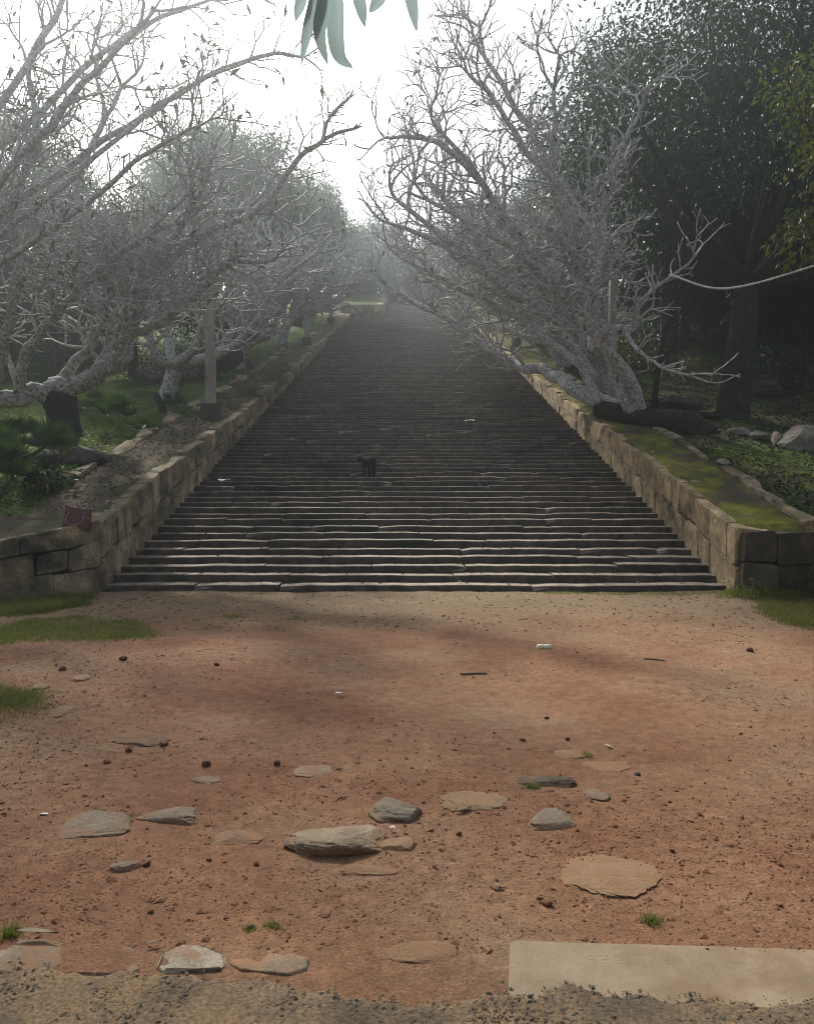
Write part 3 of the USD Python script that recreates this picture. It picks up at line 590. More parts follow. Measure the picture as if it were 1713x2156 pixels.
rwall = thing('stone_wall', 'long ochre block wall with mossy top right of the stairs', 'wall', (XR, 10.95, 0)); RO = np.array([XR, 10.95, 0])
side_wall(rwall, RO, XR, 1, 10.97, 82.0, M['wall_right'])
face_run(rwall, RO, [(XR + .02, 10.79), (5.44, 10.79)], lambda x, y: float(wall_top(10.85)) + .01, 2, M['block_shade'], .19, 0, (.3, .5))  # end face turned from the sun, its shade painted into these blocks
part(rwall, 'ledge', strip(XR + .10, 5.42, np.concatenate([np.arange(11.0, 11.3, .1), ysw]), lambda y: wall_top(y) + .006, 18, .06, 53), M['moss'], True, rel=RO, label='moss covered top of the wall')
y = 11.1
while y < 30:            # kerb of rough stones along the outer side of the mossy top
    L = rw.uniform(.5, 1.1)
    zt = float(wall_top(y + L / 2)) + .03; s = SLOPE * L / 2
    c8 = [(5.42, y, zt - s - .5), (5.62, y, zt - s - .5), (5.62, y + L - .03, zt + s - .5), (5.42, y + L - .03, zt + s - .5), (5.42, y, zt - s), (5.62, y, zt - s), (5.62, y + L - .03, zt + s), (5.42, y + L - .03, zt + s)]
    if rw.random() < .8: part(rwall, 'edge_stone', block(c8, int(rw.integers(1e6)), .04, .03, 2, .03), M['wall_left'], 30, rel=RO)
    y += L
y = 13.5
while y < 40:            # flat stones along the outer side of the left ledge
    L = rw.uniform(.6, 1.4); zt = float(wall_top(y + L / 2)) + rw.uniform(-.02, .05); s = SLOPE * L / 2; xo = -5.42 + rw.normal(0, .06)
    c8 = [(xo, y, zt - s - .4), (xo - .28, y, zt - s - .4), (xo - .28, y + L - .05, zt + s - .4), (xo, y + L - .05, zt + s - .4), (xo, y, zt - s), (xo - .28, y, zt - s), (xo - .28, y + L - .05, zt + s), (xo, y + L - .05, zt + s)]
    if rw.random() < .6: part(lw, 'edge_stone', block(c8, int(rw.integers(1e6)), .05, .04, 2, .04), M['wall_left'], 30, rel=LO)
    y += L
# the block of masonry that narrows the upper flight
pb = thing('stone_landing', 'hazy block of masonry jutting into the stairs high on the left', 'landing', (-3, Y_NARROW, float(inc(Y_NARROW)))); PO = np.array([-3, Y_NARROW, float(inc(Y_NARROW))])
zt = float(inc(Y_NARROW)) + 1.0
for a in range(4):
    xa, xb = -5.0 + a * .81, -5.0 + (a + 1) * .81 - .02
    for c in range(2):
        z0, z1 = zt - 1.3 + c * .66, zt - 1.3 + (c + 1) * .65
        part(pb, 'block', block([(xa, 62, z0), (xb, 62, z0), (xb, 62.8, z0), (xa, 62.8, z0), (xa, 62, z1), (xb, 62, z1), (xb, 62.8, z1), (xa, 62.8, z1)], int(rw.integers(1e6)), .03, .015), M['wall_left'], rel=PO)
y = 62.8
while y < 80:
    part(pb, 'block', block([(X_NARROW - .5, y, float(inc(y)) - .4), (X_NARROW, y, float(inc(y)) - .4), (X_NARROW, y + 1.17, float(inc(y)) - .1), (X_NARROW - .5, y + 1.17, float(inc(y)) - .1),
                             (X_NARROW - .5, y, float(inc(y)) + 1.0), (X_NARROW, y, float(inc(y)) + 1.0), (X_NARROW, y + 1.17, float(inc(y)) + 1.3), (X_NARROW - .5, y + 1.17, float(inc(y)) + 1.3)], int(rw.integers(1e6)), .03, .015), M['wall_left'], rel=PO)
    y += 1.2
part(pb, 'earth_top', strip(X_NARROW - .3, -5.4, np.linspace(62.3, 82, 30), lambda y: inc(y) + .97, 8, .06, 71), M['hill_soil'], True, rel=PO)

# ------------------------------------------------------------------ trees: bare frangipanis
def grow(starts, seed, ok=None, tip=.0105, shrink=(.73, .86), lens=.9, up=.07, spread=(22, 54), max_n=2600, three=.3):
    """forks again and again from the given ends: (pos, dir, radius, length). Returns polylines, radii, tips."""
    rg = np.random.default_rng(seed); segs, rads, tips = [], [], []
    todo = [(np.asarray(p, float), unit(d), r, L, 0) for p, d, r, L in starts]; i = 0
    while i < len(todo) and len(segs) < max_n:
        p, d, r, L, lev = todo[i]; i += 1
        Lq = L * rg.uniform(.7, 1.3); r1 = r * rg.uniform(.84, .93)
        ax = unit(np.cross(d, rg.normal(size=3)))
        pts = [p]; q = p; dd = d; bend = rg.normal(0, .3)
        for k in range(3):
            dd = unit(dd + ax * bend + np.array([0, 0, up * .8]) + rg.normal(0, .06, 3)); q = q + dd * Lq / 3; pts.append(q)
        if ok is not None and not ok(q): 
            dd2 = unit(np.array([q[0] * .6 * np.sign(1) , 0, .6])); 
            tips.append((pts[1], unit(pts[1] - p)));
            segs.append(np.array([p, p + (pts[1] - p) * .35, p + (pts[1] - p) * .7, pts[1]])); rads.append(np.linspace(r, max(tip * .9, r * .55), 4)); continue
        segs.append(np.array(pts)); rads.append(np.array([r, r * .97, (r + r1) / 2, r1]))
        if r1 < tip or L < .1: tips.append((q, dd)); continue
        nf = 3 if rg.random() < three else 2
        az = rg.uniform(0, 2 * np.pi)
        e1 = unit(np.cross(dd, [0.31, .2, .93])); e2 = np.cross(dd, e1)
        for c in range(nf):
            th = math.radians(rg.uniform(*spread)); a = az + c * 2 * np.pi / nf + rg.normal(0, .3)
            nd = dd * math.cos(th) + (e1 * math.cos(a) + e2 * math.sin(a)) * math.sin(th)
            nd = unit(nd + np.array([0, 0, up * 1.3 if r1 < .03 else up * .3]))
            if nd[2] < -.25: nd = unit(nd + np.array([0, 0, .35]))
            k = rg.uniform(*shrink)
            todo.append((q, nd, r1 * k, max(L * lens * rg.uniform(.85, 1.1), .12), lev + 1))
    return segs, rads, tips
def along(sp, n, rg, scale=.55, up=.5, span=(.3, .95), len0=.8):
    """side shoots from a limb given as a spline"""
    out = []
    for t in np.linspace(*span, n) + rg.uniform(-.04, .04, n):
        i = int(np.clip(t, 0, .97) * (len(sp) - 1)); d = unit(sp[i + 1, :3] - sp[i, :3])
        s = unit(np.cross(d, rg.normal(size=3))); s = unit(s + np.array([0, 0, up]) + d * .7)
        r = sp[i, 3] * scale * rg.uniform(.8, 1.15)
        out.append((sp[i, :3], s, r, len0 * min(1, .35 + r * 10)))
    return out
def frangipani(label, base, limbs, seed, ok=None, max_n=2600, leaves=70, trunk=None, group='bare frangipani trees lining the stairs', tip=.0105, trunk_mat=None, len0=.7, shoots=16, up=.07):
    """limbs: lists of (x,y,z,r); twigs grow from their ends and sides"""
    base = np.asarray(base, float)
    t = thing('frangipani_tree', label, 'tree', base, 0, group)
    rg = np.random.default_rng(seed)
    if trunk is not None:
        part(t, 'trunk', limb_mesh(spline(trunk, 26), 16, .12, seed), trunk_mat or M['bark_pale'], True, rel=base)
    starts = []
    for k, L in enumerate(limbs):
        sp = spline(L, max(10, 7 * len(L)))
        jit = np.stack([noise1(np.arange(len(sp)), seed + k * 5 + c, .45) for c in range(3)], 1); w = np.sin(np.linspace(0, np.pi, len(sp)))[:, None]
        sp[:, :3] += jit * w * sp[:, 3:4] * .7
        part(t, 'limb', limb_mesh(sp, 10, .07, seed + k), M['bark_pale'], True, rel=base)
        d = unit(sp[-1, :3] - sp[-3, :3])
        e1 = unit(np.cross(d, rg.normal(size=3)))
        for s in (-1, 1): starts.append((sp[-1, :3], unit(d + s * e1 * .45 + np.array([0, 0, .15])), sp[-1, 3] * .85, len0 * min(1.1, .35 + sp[-1, 3] * 10)))
        starts += along(sp, shoots, rg, .40, .25, (.34, .97), len0=len0)
    segs, rads, tips = grow(starts, seed, ok, tip=tip, max_n=max_n, up=up)
    segs, rads = np.array(segs), np.array(rads)
    big = rads[:, 0] > .03
    ms = []
    if big.any(): ms.append(tubes(segs[big], rads[big], 7))
    br = cat_meshes(ms) if ms else None
    if br is not None: part(t, 'branches', br, M['bark_pale'], True, rel=base, kind='stuff')
    part(t, 'twigs', tubes(segs[~big], np.maximum(rads[~big], tip * .85), 4), M['twig'], True, rel=base, kind='stuff')
    if leaves and tips:
        idx = rg.choice(len(tips), min(leaves, len(tips)), replace=False); pos, dr = [], []
        for i in idx:
            for q in range(rg.integers(1, 3)):
                pos.append(tips[i][0]); dr.append(unit(tips[i][1] * .6 + rg.normal(0, .6, 3) + [0, 0, -.25]))
        pos, dr = np.array(pos), np.array(dr); n = len(pos)
        part(t, 'leaves', leaf_cards(pos, dr, np.broadcast_to([.1, .05, 1.0], (n, 3)) + rg.normal(0, .2, (n, 3)), rg.uniform(.14, .27, n), rg.uniform(.05, .085, n)), M['leaf_frangipani'], rel=base, kind='stuff')
    return t
def px_limb(pts, flare_=.70):
    """pts: (px, py, depth, radius in picture units) -> (x, y, z, r)"""
    return [(*P(a, b, d), r * d / FPX * flare_) for a, b, d, r in pts]
def okL(xmax):
    return lambda q: q[0] < xmax + .06 * max(0, q[2] - plane(q[1]) - 4) * -1 and q[2] > plane(q[1]) + 1.45
def okR(xmin):
    return lambda q: q[0] > xmin and q[2] > plane(q[1]) + (.5 if q[0] < 4 else .9)

# left, nearest: stout black stump with heavy limbs
b = P(128, 905, 17.5); b[2] = land(b[0], b[1]) - .1
tr = [(b[0] + .12, b[1], b[2] - .15, .40), (b[0] + .1, b[1], b[2] + .2, .34), (b[0] + .04, b[1], b[2] + .6, .33), (*P(126, 842, 17.5), .37), (*P(128, 826, 17.5), .33)]
L1 = [px_limb([(150, 815, 17.5, 36), (80, 828, 17.2, 27), (0, 842, 16.8, 26), (-90, 835, 16.4, 24), (-170, 760, 16.0, 20)]),
      px_limb([(110, 815, 17.5, 30), (190, 800, 17.4, 27), (245, 760, 17.2, 25), (268, 705, 17, 22), (290, 640, 16.8, 17), (330, 560, 16.6, 14), (380, 480, 16.3, 11)]),
      px_limb([(300, 600, 16.8, 12), (400, 515, 16.6, 11), (480, 470, 16.4, 10), (548, 436, 16.2, 9), (620, 345, 16, 8), (693, 288, 15.8, 6), (752, 268, 15.6, 4)]),
      px_limb([(676, 302, 15.8, 5), (694, 246, 15.7, 5), (735, 205, 15.6, 4)]),
      px_limb([(262, 705, 17, 17), (320, 690, 16.8, 14), (372, 655, 16.4, 13), (430, 600, 16, 12), (480, 555, 15.6, 10), (545, 552, 15.2, 6)]),
      px_limb([(120, 812, 17.6, 22), (165, 760, 17.7, 16), (210, 690, 17.8, 15), (232, 600, 18, 13), (300, 520, 18, 11), (420, 455, 17.6, 9), (520, 440, 17.2, 7)]),
      px_limb([(40, 830, 17, 18), (60, 740, 16.6, 15), (140, 640, 16.2, 12), (220, 560, 16.0, 11), (300, 500, 15.6, 9)]),
      px_limb([(-20, 838, 16.8, 20), (10, 720, 16.2, 16), (40, 560, 15.8, 14), (30, 420, 15.4, 12), (80, 300, 15.2, 10), (60, 160, 15, 8)]),
      px_limb([(200, 790, 17.4, 16), (235, 700, 18, 14), (190, 560, 18.4, 12), (160, 400, 18.6, 10), (220, 250, 18.4, 8)])]
frangipani('bare pale frangipani on a thick black stump in the left lawn', b, L1, 11, okL(-1.0), 5000, 260, tr, trunk_mat=M['stump'], len0=.66)
# left, a second one whose trunk stands just out of the frame
b = np.array([-9.3, 15.2, land(-9.3, 15.2) - .1])
tr = [(b[0], b[1], b[2], .34), (b[0] + .1, b[1], b[2] + .7, .27), (b[0] + .25, b[1] + .1, b[2] + 1.5, .25)]
L2 = [[(b[0] + .2, b[1] + .1, b[2] + 1.4, .15), *px_limb([(-120, 560, 14.8, 18), (20, 360, 14.2, 15), (110, 260, 13.8, 13), (200, 150, 13.4, 11), (290, 60, 13.2, 8)], .6)],
      [(b[0] + .2, b[1] + .1, b[2] + 1.4, .15), *px_limb([(-140, 480, 15.2, 17), (-20, 260, 15.2, 14), (100, 60, 15.2, 11), (160, -60, 15.2, 9)], .6)],
      [(b[0] + .2, b[1] + .1, b[2] + 1.2, .13), *px_limb([(-90, 640, 14.8, 15), (60, 520, 14.2, 12), (180, 430, 13.8, 10), (300, 330, 13.4, 8), (400, 270, 13.0, 6)], .6)],
      [(b[0] + .2, b[1] + .1, b[2] + 1.4, .14), *px_limb([(-40, 500, 15.2, 13), (200, 310, 15.4, 11), (400, 180, 15.6, 9), (560, 115, 15.6, 7), (640, 120, 15.6, 4)], .6)],
      [(b[0] + .2, b[1] + .1, b[2] + 1.4, .14), *px_limb([(-100, 420, 15.6, 14), (60, 260, 16, 12), (200, 120, 16.2, 10), (330, 40, 16.4, 8), (440, 0, 16.4, 5)], .6)],
      [(b[0] + .2, b[1] + .1, b[2] + 1.3, .13), *px_limb([(-60, 560, 15.0, 12), (120, 400, 15.2, 10), (260, 280, 15.2, 8), (400, 180, 15.2, 6), (520, 130, 15.2, 4)], .6)]]
frangipani('bare frangipani reaching in from beyond the left picture edge', b, L2, 23, okL(-1.4), 6500, 260, tr, len0=.66)
def proc_limbs(base, n, h, lean, seed, r0=.16):
    rg = np.random.default_rng(seed); out = []
    tr = [(*base, r0 * 1.9), (base[0] + lean[0] * .12, base[1] + lean[1] * .1, base[2] + .45, r0 * 1.45), (base[0] + lean[0] * .25, base[1] + lean[1] * .2, base[2] + .95, r0 * 1.3)]
    o = np.array(tr[-1][:3])
    for k in range(n):
        a = 2 * np.pi * k / n + rg.uniform(-.4, .4); R = h * rg.uniform(.3, .55)
        e = o + np.array([math.cos(a) * R + lean[0], math.sin(a) * R * .8 + lean[1], h * rg.uniform(.45, .7)])
        m = o * .55 + e * .45 + np.array([math.cos(a) * .3, math.sin(a) * .3, -.12 * h * rg.uniform(.3, 1)])
        out.append([(*o, r0), (*m, r0 * .75), (*(m * .4 + e * .6 + [0, 0, .05 * h]), r0 * .6), (*e, r0 * .45)])
    return tr, out
for k, (x, y, n, h, lean, lab, xm) in enumerate([
        (-6.9, 23.5, 5, 4.6, (1.1, -.6), 'bare frangipani behind the first concrete post on the left', -1.9),
        (-6.4, 31.0, 7, 4.2, (1.3, -.8), 'low many stemmed bare frangipani leaning over the middle of the left wall', -1.7),
        (-6.2, 40.0, 6, 4.0, (1.4, -.6), 'hazy bare frangipani beside the second concrete post on the left', -1.5),
        (-6.2, 52.0, 5, 4.2, (1.6, -.5), 'faint bare frangipani near the landing high on the left', -1.6)]):
    b = np.array([x, y, land(x, y) - .1]); tr, L = proc_limbs(b, n, h, lean, 50 + k)
    frangipani(lab, b, L, 61 + k, okL(xm), 1700 if k < 2 else 1000, 60, tr, tip=.0115 if k < 2 else .0145, len0=.66)
# right, nearest: twisted trunk on the wall top with one limb lying over the steps
b = np.array([6.0, 18.3, land(6.0, 18.3) - .1])
tr = [(6.5, 17.9, b[2] - .15, .40), (6.15, 18.1, b[2] + .2, .36), (*P(1385, 892, 18.4), .30), (*P(1330, 876, 18.8), .27), (*P(1262, 860, 19.6), .22)]
R1 = [px_limb([(1300, 862, 19.2, 26), (1215, 822, 20.5, 22), (1150, 785, 22, 18), (1096, 772, 23, 15), (1040, 748, 24, 13), (990, 705, 25, 11), (930, 665, 26, 9), (880, 640, 26.5, 8), (815, 600, 27, 6)]),
      px_limb([(1335, 868, 18.7, 34), (1300, 800, 18.6, 28), (1275, 700, 18.5, 24), (1225, 600, 18.4, 20), (1185, 480, 18.2, 16), (1160, 360, 18, 13), (1170, 250, 17.8, 10)], .55),
      px_limb([(1262, 850, 19.5, 20), (1225, 770, 19.6, 18), (1218, 700, 19.4, 16), (1150, 600, 19.2, 14), (1070, 480, 19, 12), (1000, 360, 18.8, 10), (930, 280, 18.6, 8)], .55),
      px_limb([(1350, 870, 18.6, 24), (1318, 780, 18.2, 20), (1262, 720, 18, 16), (1240, 640, 17.6, 15), (1270, 520, 17.2, 14), (1275, 440, 17, 12), (1300, 330, 16.8, 9), (1345, 240, 16.6, 7)], .55),
      px_limb([(1262, 718, 18, 13), (1290, 688, 17.4, 10), (1335, 690, 16.9, 9), (1345, 640, 16.6, 6), (1400, 590, 16.3, 5), (1450, 555, 16, 4)], .7),
      px_limb([(1318, 690, 17, 7), (1338, 735, 16.7, 6), (1400, 775, 16.4, 4.5), (1450, 790, 16.2, 3.5)], .7),
      px_limb([(1250, 800, 19.6, 18), (1180, 690, 20.4, 14), (1080, 600, 21, 11), (960, 520, 21.4, 9), (860, 440, 21.6, 7)], .7),
      px_limb([(1275, 560, 17.6, 12), (1210, 430, 17.6, 11), (1110, 320, 17.6, 9), (1040, 210, 17.6, 7)], .7),
      px_limb([(1230, 640, 18.4, 12), (1130, 560, 18.4, 10), (1010, 480, 18.6, 8), (900, 420, 18.8, 6)], .7)]
R1 += [px_limb([(1215, 700, 19.4, 16), (1120, 640, 20, 13), (1010, 560, 20.6, 10), (900, 500, 21, 8), (820, 470, 21.2, 5)], .7),
       px_limb([(1150, 600, 19.2, 13), (1050, 440, 19.2, 11), (960, 330, 19.2, 9), (880, 290, 19.2, 7), (810, 290, 19.2, 4)], .7),
       px_limb([(1225, 600, 18.4, 14), (1180, 400, 18.8, 11), (1090, 230, 19, 9), (1020, 120, 19.2, 6)], .7),
       px_limb([(1225, 770, 19.6, 14), (1120, 690, 21, 11), (1000, 620, 22, 8), (900, 570, 22.5, 6), (840, 540, 23, 4)], .7)]
frangipani('bare frangipani sprawling over the right wall, one limb lying across the steps', b, R1, 35, trunk_mat=M['bark_dark'], ok=okR(-1.3), max_n=5600, leaves=190, trunk=tr, len0=.62, shoots=15)
for k, (x, y, n, h, lean, lab, xm) in enumerate([
        (6.2, 25.0, 7, 6.6, (-1.8, -.4), 'tall bare frangipani behind the concrete post on the right', -.6),
        (6.2, 32.0, 6, 6.8, (-2.2, -.4), 'bare frangipani leaning over the right wall halfway up', -.9),
        (6.3, 41.0, 6, 6.2, (-2.0, -.4), 'hazy bare frangipani beside the far right post', -.6),
        (6.3, 54.0, 5, 6.2, (-1.8, -.4), 'faint bare frangipani high on the right of the stairs', .4),
        (6.5, 68.0, 5, 6.0, (-1.6, -.4), 'faintest bare frangipani near the head of the stairs', .6)]):
    b = np.array([x, y, land(x, y) - .1]); tr, L = proc_limbs(b, n, h, lean, 80 + k)
    frangipani(lab, b, L, 91 + k, okR(xm), 2000 if k < 2 else 1100, 50, tr, tip=.0115 if k < 2 else .0145, len0=.68)

# ------------------------------------------------------------------ leafy trees
def leafy(name, label, base, height, crown, seed, nleaf, leaf, mat_, trunk_r=.22, clumps=60, group=None, spread_=.95, trunk_h=None, bark='bark_dark', squash=1.0, lo=.0):
    """a tapered trunk, limbs to clumps, and a crown of leaves in clumps; crown = (cx,cy,cz,rx,ry,rz) about the base"""
    rg = np.random.default_rng(seed); base = np.asarray(base, float)
    t = thing(name, label, 'tree', base, 0, group)
    cx, cy, cz, rx, ry, rz = crown
    th = trunk_h or max(cz - rz * .55, 1.2)
    trunk = [(0, 0, -.3, trunk_r * 1.5), (0.05, 0, .3, trunk_r * 1.1), (cx * .25 + .08, cy * .25, th * .6, trunk_r * .92), (cx * .5, cy * .5, th, trunk_r * .8)]
    part(t, 'trunk', limb_mesh(spline(trunk, 20), 12, .1, seed), M[bark], True)
    d = unit(rg.normal(size=(clumps * 3, 3))); d = d[d[:, 2] > -.75][:clumps]
    rr = rg.uniform(.35, 1.0, len(d)) ** .6
    rr = rr * (1 + .22 * noise3(d * 2, seed, 2, 1.0))
    C = np.array([cx, cy, cz]) + d * rr[:, None] * [rx, ry, rz]
    ms = []
    o = np.array([cx * .5, cy * .5, th * .97])
    sel = C[rg.choice(len(C), min(16, len(C)), replace=False)]
    for c in sel:
        m = o * .5 + c * .5 + [0, 0, -.12 * np.linalg.norm(c - o) * rg.uniform(0, 1)]
        sp = spline([(*o, trunk_r * .5), (*m, trunk_r * .3), (*c, trunk_r * .1)], 9); ms.append(tubes(sp[None, :, :3], sp[None, :, 3], 7))
    part(t, 'limbs', cat_meshes(ms), M[bark], True)
    cs = np.cbrt(rx * ry * rz) * .30
    w = rg.uniform(.5, 1.5, len(C)); w /= w.sum(); k = rg.choice(len(C), nleaf, p=w)
    g = rg.normal(size=(nleaf, 3)); g = g / np.linalg.norm(g, axis=1, keepdims=True) * (rg.uniform(0, 1, nleaf) ** .45)[:, None]
    pos = C[k] + g * cs * rg.uniform(.75, 1.35, len(C))[k][:, None] * [1.15, 1.15, .8]
    out = unit(g + .3 * d[k]); dr = unit(out * .7 + rg.normal(0, .5, (nleaf, 3)) + [0, 0, -.45])
    up = unit(out * .4 + [0, 0, 1] + rg.normal(0, .45, (nleaf, 3)))
    part(t, 'crown', leaf_cards(pos, dr, up, rg.uniform(.7, 1.3, nleaf) * leaf, rg.uniform(.7, 1.3, nleaf) * leaf * .42), M[mat_], kind='stuff')
    return t
def at_land(x, y, dz=-.05): return (x, y, land(x, y) + dz)
leafy('dark_tree', 'huge dark evergreen tree with a bare black trunk right of the stairs', at_land(8.0, 20.2), 15, (1.0, .8, 7.6, 5.4, 4.6, 4.4), 201, 42000, .15, 'leaf_dark', .36, 110, trunk_h=3.4)
leafy('dark_tree', 'dark evergreen filling the upper right corner behind the black trunk', at_land(14.0, 25.5), 15, (-.5, 0, 9.0, 5.2, 4.6, 5.6), 202, 30000, .19, 'leaf_dark', .32, 90)
leafy('dark_tree', 'dark evergreen standing behind the right frangipanis', at_land(9.5, 30.0), 15, (-.3, 0, 7.2, 4.2, 4.2, 4.6), 203, 24000, .2, 'leaf_dark', .3, 80)
t_yel = leafy('leafy_tree', 'tree with yellow green leaf sprays reaching in at the right edge', at_land(9.6, 14.0), 9, (-1.9, -.6, 5.0, 1.7, 1.3, 2.9), 204, 3600, .15, 'leaf_yellow', .14, 30, trunk_h=2.6)
A = leafy('hazy_tree', 'rounded hazy green tree left of the white sky gap', at_land(-8.2, 38.0), 11, (.3, 0, 6.6, 3.3, 3.2, 3.6), 205, 17000, .22, 'leaf_mid', .25, 60)
B = leafy('hazy_tree', 'tall hazy dark green tree behind the left frangipanis', at_land(-17.5, 37.0), 12, (0, 0, 6.0, 4.0, 4.0, 3.9), 206, 20000, .22, 'leaf_dark', .28, 70)
for src, x, y, rz, sc, lab in [
        (A, -6.6, 50.0, 80, .86, 'small hazy tree sloping down to the white sky gap'), (A, -11.5, 47.0, 150, 1.15, 'hazy tree behind the rounded one left of the sky gap'), (B, -18.0, 24.5, 40, .6, 'dark green tree far out left behind the black stump'),
        (B, -20.5, 38.0, 200, .85, 'dark green tree beyond the left lawn at the picture edge'), (B, -9.5, 28.5, 120, .62, 'low dark tree in the shade behind the left lawn'), (A, -8.0, 62.0, 10, 1.0, 'faint tree above the landing high on the left'),
        (B, 9.5, 43.0, 60, 1.0, 'hazy dark tree behind the far right frangipanis'), (B, 16.0, 38.0, 300, 1.2, 'dark tree behind the huge evergreen on the right'), (B, 9.0, 58.0, 20, .9, 'faint tree high on the right of the stairs'), (B, 21.0, 27.0, 90, 1.2, 'dark tree beyond the right picture edge'),
        (A, -3.6, 90.0, 30, 1.05, 'faint tree left of centre at the head of the stairs'), (B, 1.5, 95.0, 70, .95, 'faint tree in the middle at the head of the stairs'), (A, 5.6, 89.0, 190, 1.0, 'faint tree right of centre at the head of the stairs'), (B, -9.0, 84.0, 250, .95, 'faint tree far left at the head of the stairs'), (B, 10.0, 80.0, 130, 1.0, 'faint tree far right at the head of the stairs')]:
    copy_of(src, src.GetPrim().GetName().split('_0')[0], lab, (x, y, land(x, y) - .1 if y < 80 or abs(x) > 6 else float(inc(80)) + (y - 80) * .07), rz, sc, None)

C_ = leafy('hazy_tree', 'broad low crowned tree at the head of the stairs, left of centre', (-2.6, 86.0, float(inc(80)) + .3), 8, (0, 0, 3.6, 3.4, 3.2, 3.5), 207, 11000, .3, 'leaf_mid', .22, 55, trunk_h=1.0)
for x, y, rz, sc, lab in [(.8, 88.5, 40, .95, 'low crowned tree in the haze straight above the steps'), (4.2, 85.0, 120, .9, 'low crowned tree at the head of the stairs, right of centre'), (-6.2, 79.0, 200, 1.0, 'low crowned tree behind the landing on the left'), (7.6, 76.0, 300, 1.0, 'low crowned tree far up beyond the right wall')]:
    copy_of(C_, 'hazy_tree', lab, (x, y, land(x, y) - .1 if abs(x) > 6 else float(inc(80)) + (y - 80) * .07), rz, sc)
rf = np.random.default_rng(77)
for side, lab, grp, num in ((-1, 'forest tree in the dim background beyond the left lawn', 'forest trees behind the left lawn', 20), (1, 'forest tree in the dark background beyond the black trunk', 'forest trees behind the black trunk', 24)):
    for i in range(num):
        y = 26 + 44 * (i + rf.uniform(0, 1)) / num; x = side * (max(10.5 if side > 0 else 11.5, y * .30) + rf.uniform(0, 1) * y * .38)
        src = (B, C_, B, A)[i % 4]
        copy_of(src, 'forest_tree', lab, (x, y, land(x, y) - .15), rf.uniform(0, 360), rf.uniform(.75, 1.15) if side > 0 else rf.uniform(.45, .72), grp)
for x, y, z, rz, sc in ((9.5, -5.5, 0, 20, 1.05), (11.5, 3.5, .3, 140, 1.0), (-12.5, 2.5, .3, 200, 1.0), (-10.5, -8, 0, 80, 1.1), (2.5, -12, 0, 300, 1.15)):  # unseen trees added to keep side and back sky light off ground and steps
    copy_of(B, 'forest_tree', 'unseen forest tree added outside the picture to shade the clearing', (x, y, z - .1), rz, sc, 'added forest trees shading the clearing')

# the tree that stands behind the camera and hangs a spray of leaves into the top of the view
oh = thing('overhanging_tree', 'leaf spray hanging into the top of the view from a tree overhead', 'tree', (-4.2, -3.5, 0)); OO = np.array([-4.2, -3.5, 0])
part(oh, 'trunk', limb_mesh(spline([(-4.2, -3.5, -.3, .5), (-4.15, -3.5, .5, .38), (-4.0, -3.4, 2.4, .33), (-3.6, -3.0, 4.0, .28)], 20), 14, .1, 3), M['bark_dark'], True, rel=OO)
part(oh, 'limb', limb_mesh(spline([(-3.7, -3.1, 3.7, .2), (-2.4, -1.6, 4.6, .13), (-1.3, .2, 4.3, .07), (-.75, 1.7, 3.35, .022), (-.4, 2.15, 3.02, .008), (.05, 2.2, 2.94, .004)], 40), 9, .05, 4), M['bark_dark'], True, rel=OO)
rg = np.random.default_rng(300); n = 46000
cen = np.stack([rg.uniform(-9, 9, 150), rg.uniform(-9.5, -.3, 150), rg.uniform(3.6, 9.0, 150)], 1); cen = cen[(cen[:, 1] < -.2) | (cen[:, 2] > 5.5)]
k = rg.integers(0, len(cen), n); pos = cen[k] + rg.normal(0, .62, (n, 3)); pos = pos[pos[:, 2] > 1.6 + 0.9 * np.maximum(pos[:, 1], 0) + 1.2]; n = len(pos)
part(oh, 'crown', leaf_cards(pos, rg.normal(size=(n, 3)) + [0, 0, -.5], rg.normal(0, .4, (n, 3)) + [0, 0, 1], rg.uniform(.14, .24, n), rg.uniform(.05, .08, n)), M['leaf_dark'], rel=OO, kind='stuff')
def big_leaf(pts, width, seed):
    """a long drooping leaf: midrib through (px,py,depth) points, widest before the middle, wavy margin, folded at the rib"""
    sp = spline([(*P(a, b, d), 1) for a, b, d in pts], 22)[:, :3]; t = np.linspace(0, 1, 22)
    w = width / FPX * 2.2 * .5 * (np.sin(np.pi * t ** .75) ** .8) * (1 + .05 * noise1(t * 9, seed)) + .0008
    tan = unit(np.gradient(sp, axis=0)); side = unit(np.cross(tan, [0.15 * math.sin(seed), 1, .1])); nrm = np.cross(side, tan)
    thick = .0006; rowsv = []
    for s in (-1, -.5, 0, .5, 1):
        rowsv.append(sp + side * (w * s)[:, None] + nrm * (w * (.3 * abs(s) + .06 * np.sin(t * 14 + seed + s * 2) * abs(s)))[:, None])
    V = np.stack(rowsv, 1).reshape(-1, 3); f = grid_faces(5, 22)
    V2 = V - np.repeat(nrm, 5, 0) * thick
    return np.vstack([V, V2]), np.vstack([f, f[:, ::-1] + len(V)])
for k, (pts, w) in enumerate([([(668, -60, 2.2), (662, 0, 2.2), (645, 70, 2.18), (634, 134, 2.17)], 34), ([(690, -70, 2.16), (682, 0, 2.15), (672, 70, 2.14), (690, 136, 2.12)], 42),
                              ([(700, -70, 2.24), (704, 0, 2.24), (706, 80, 2.24), (716, 120, 2.23), (742, 142, 2.22)], 48), ([(640, -60, 2.25), (632, 0, 2.25), (622, 44, 2.25)], 34),
                              ([(745, -80, 2.18), (757, 0, 2.18), (768, 56, 2.17)], 36), ([(830, -80, 2.2), (800, -10, 2.2), (778, 26, 2.19)], 38), ([(850, -80, 2.22), (866, 0, 2.22), (877, 66, 2.22)], 34)]):
    part(oh, 'leaf', big_leaf(pts, w * .74, k), M['leaf_near'], True, rel=OO)

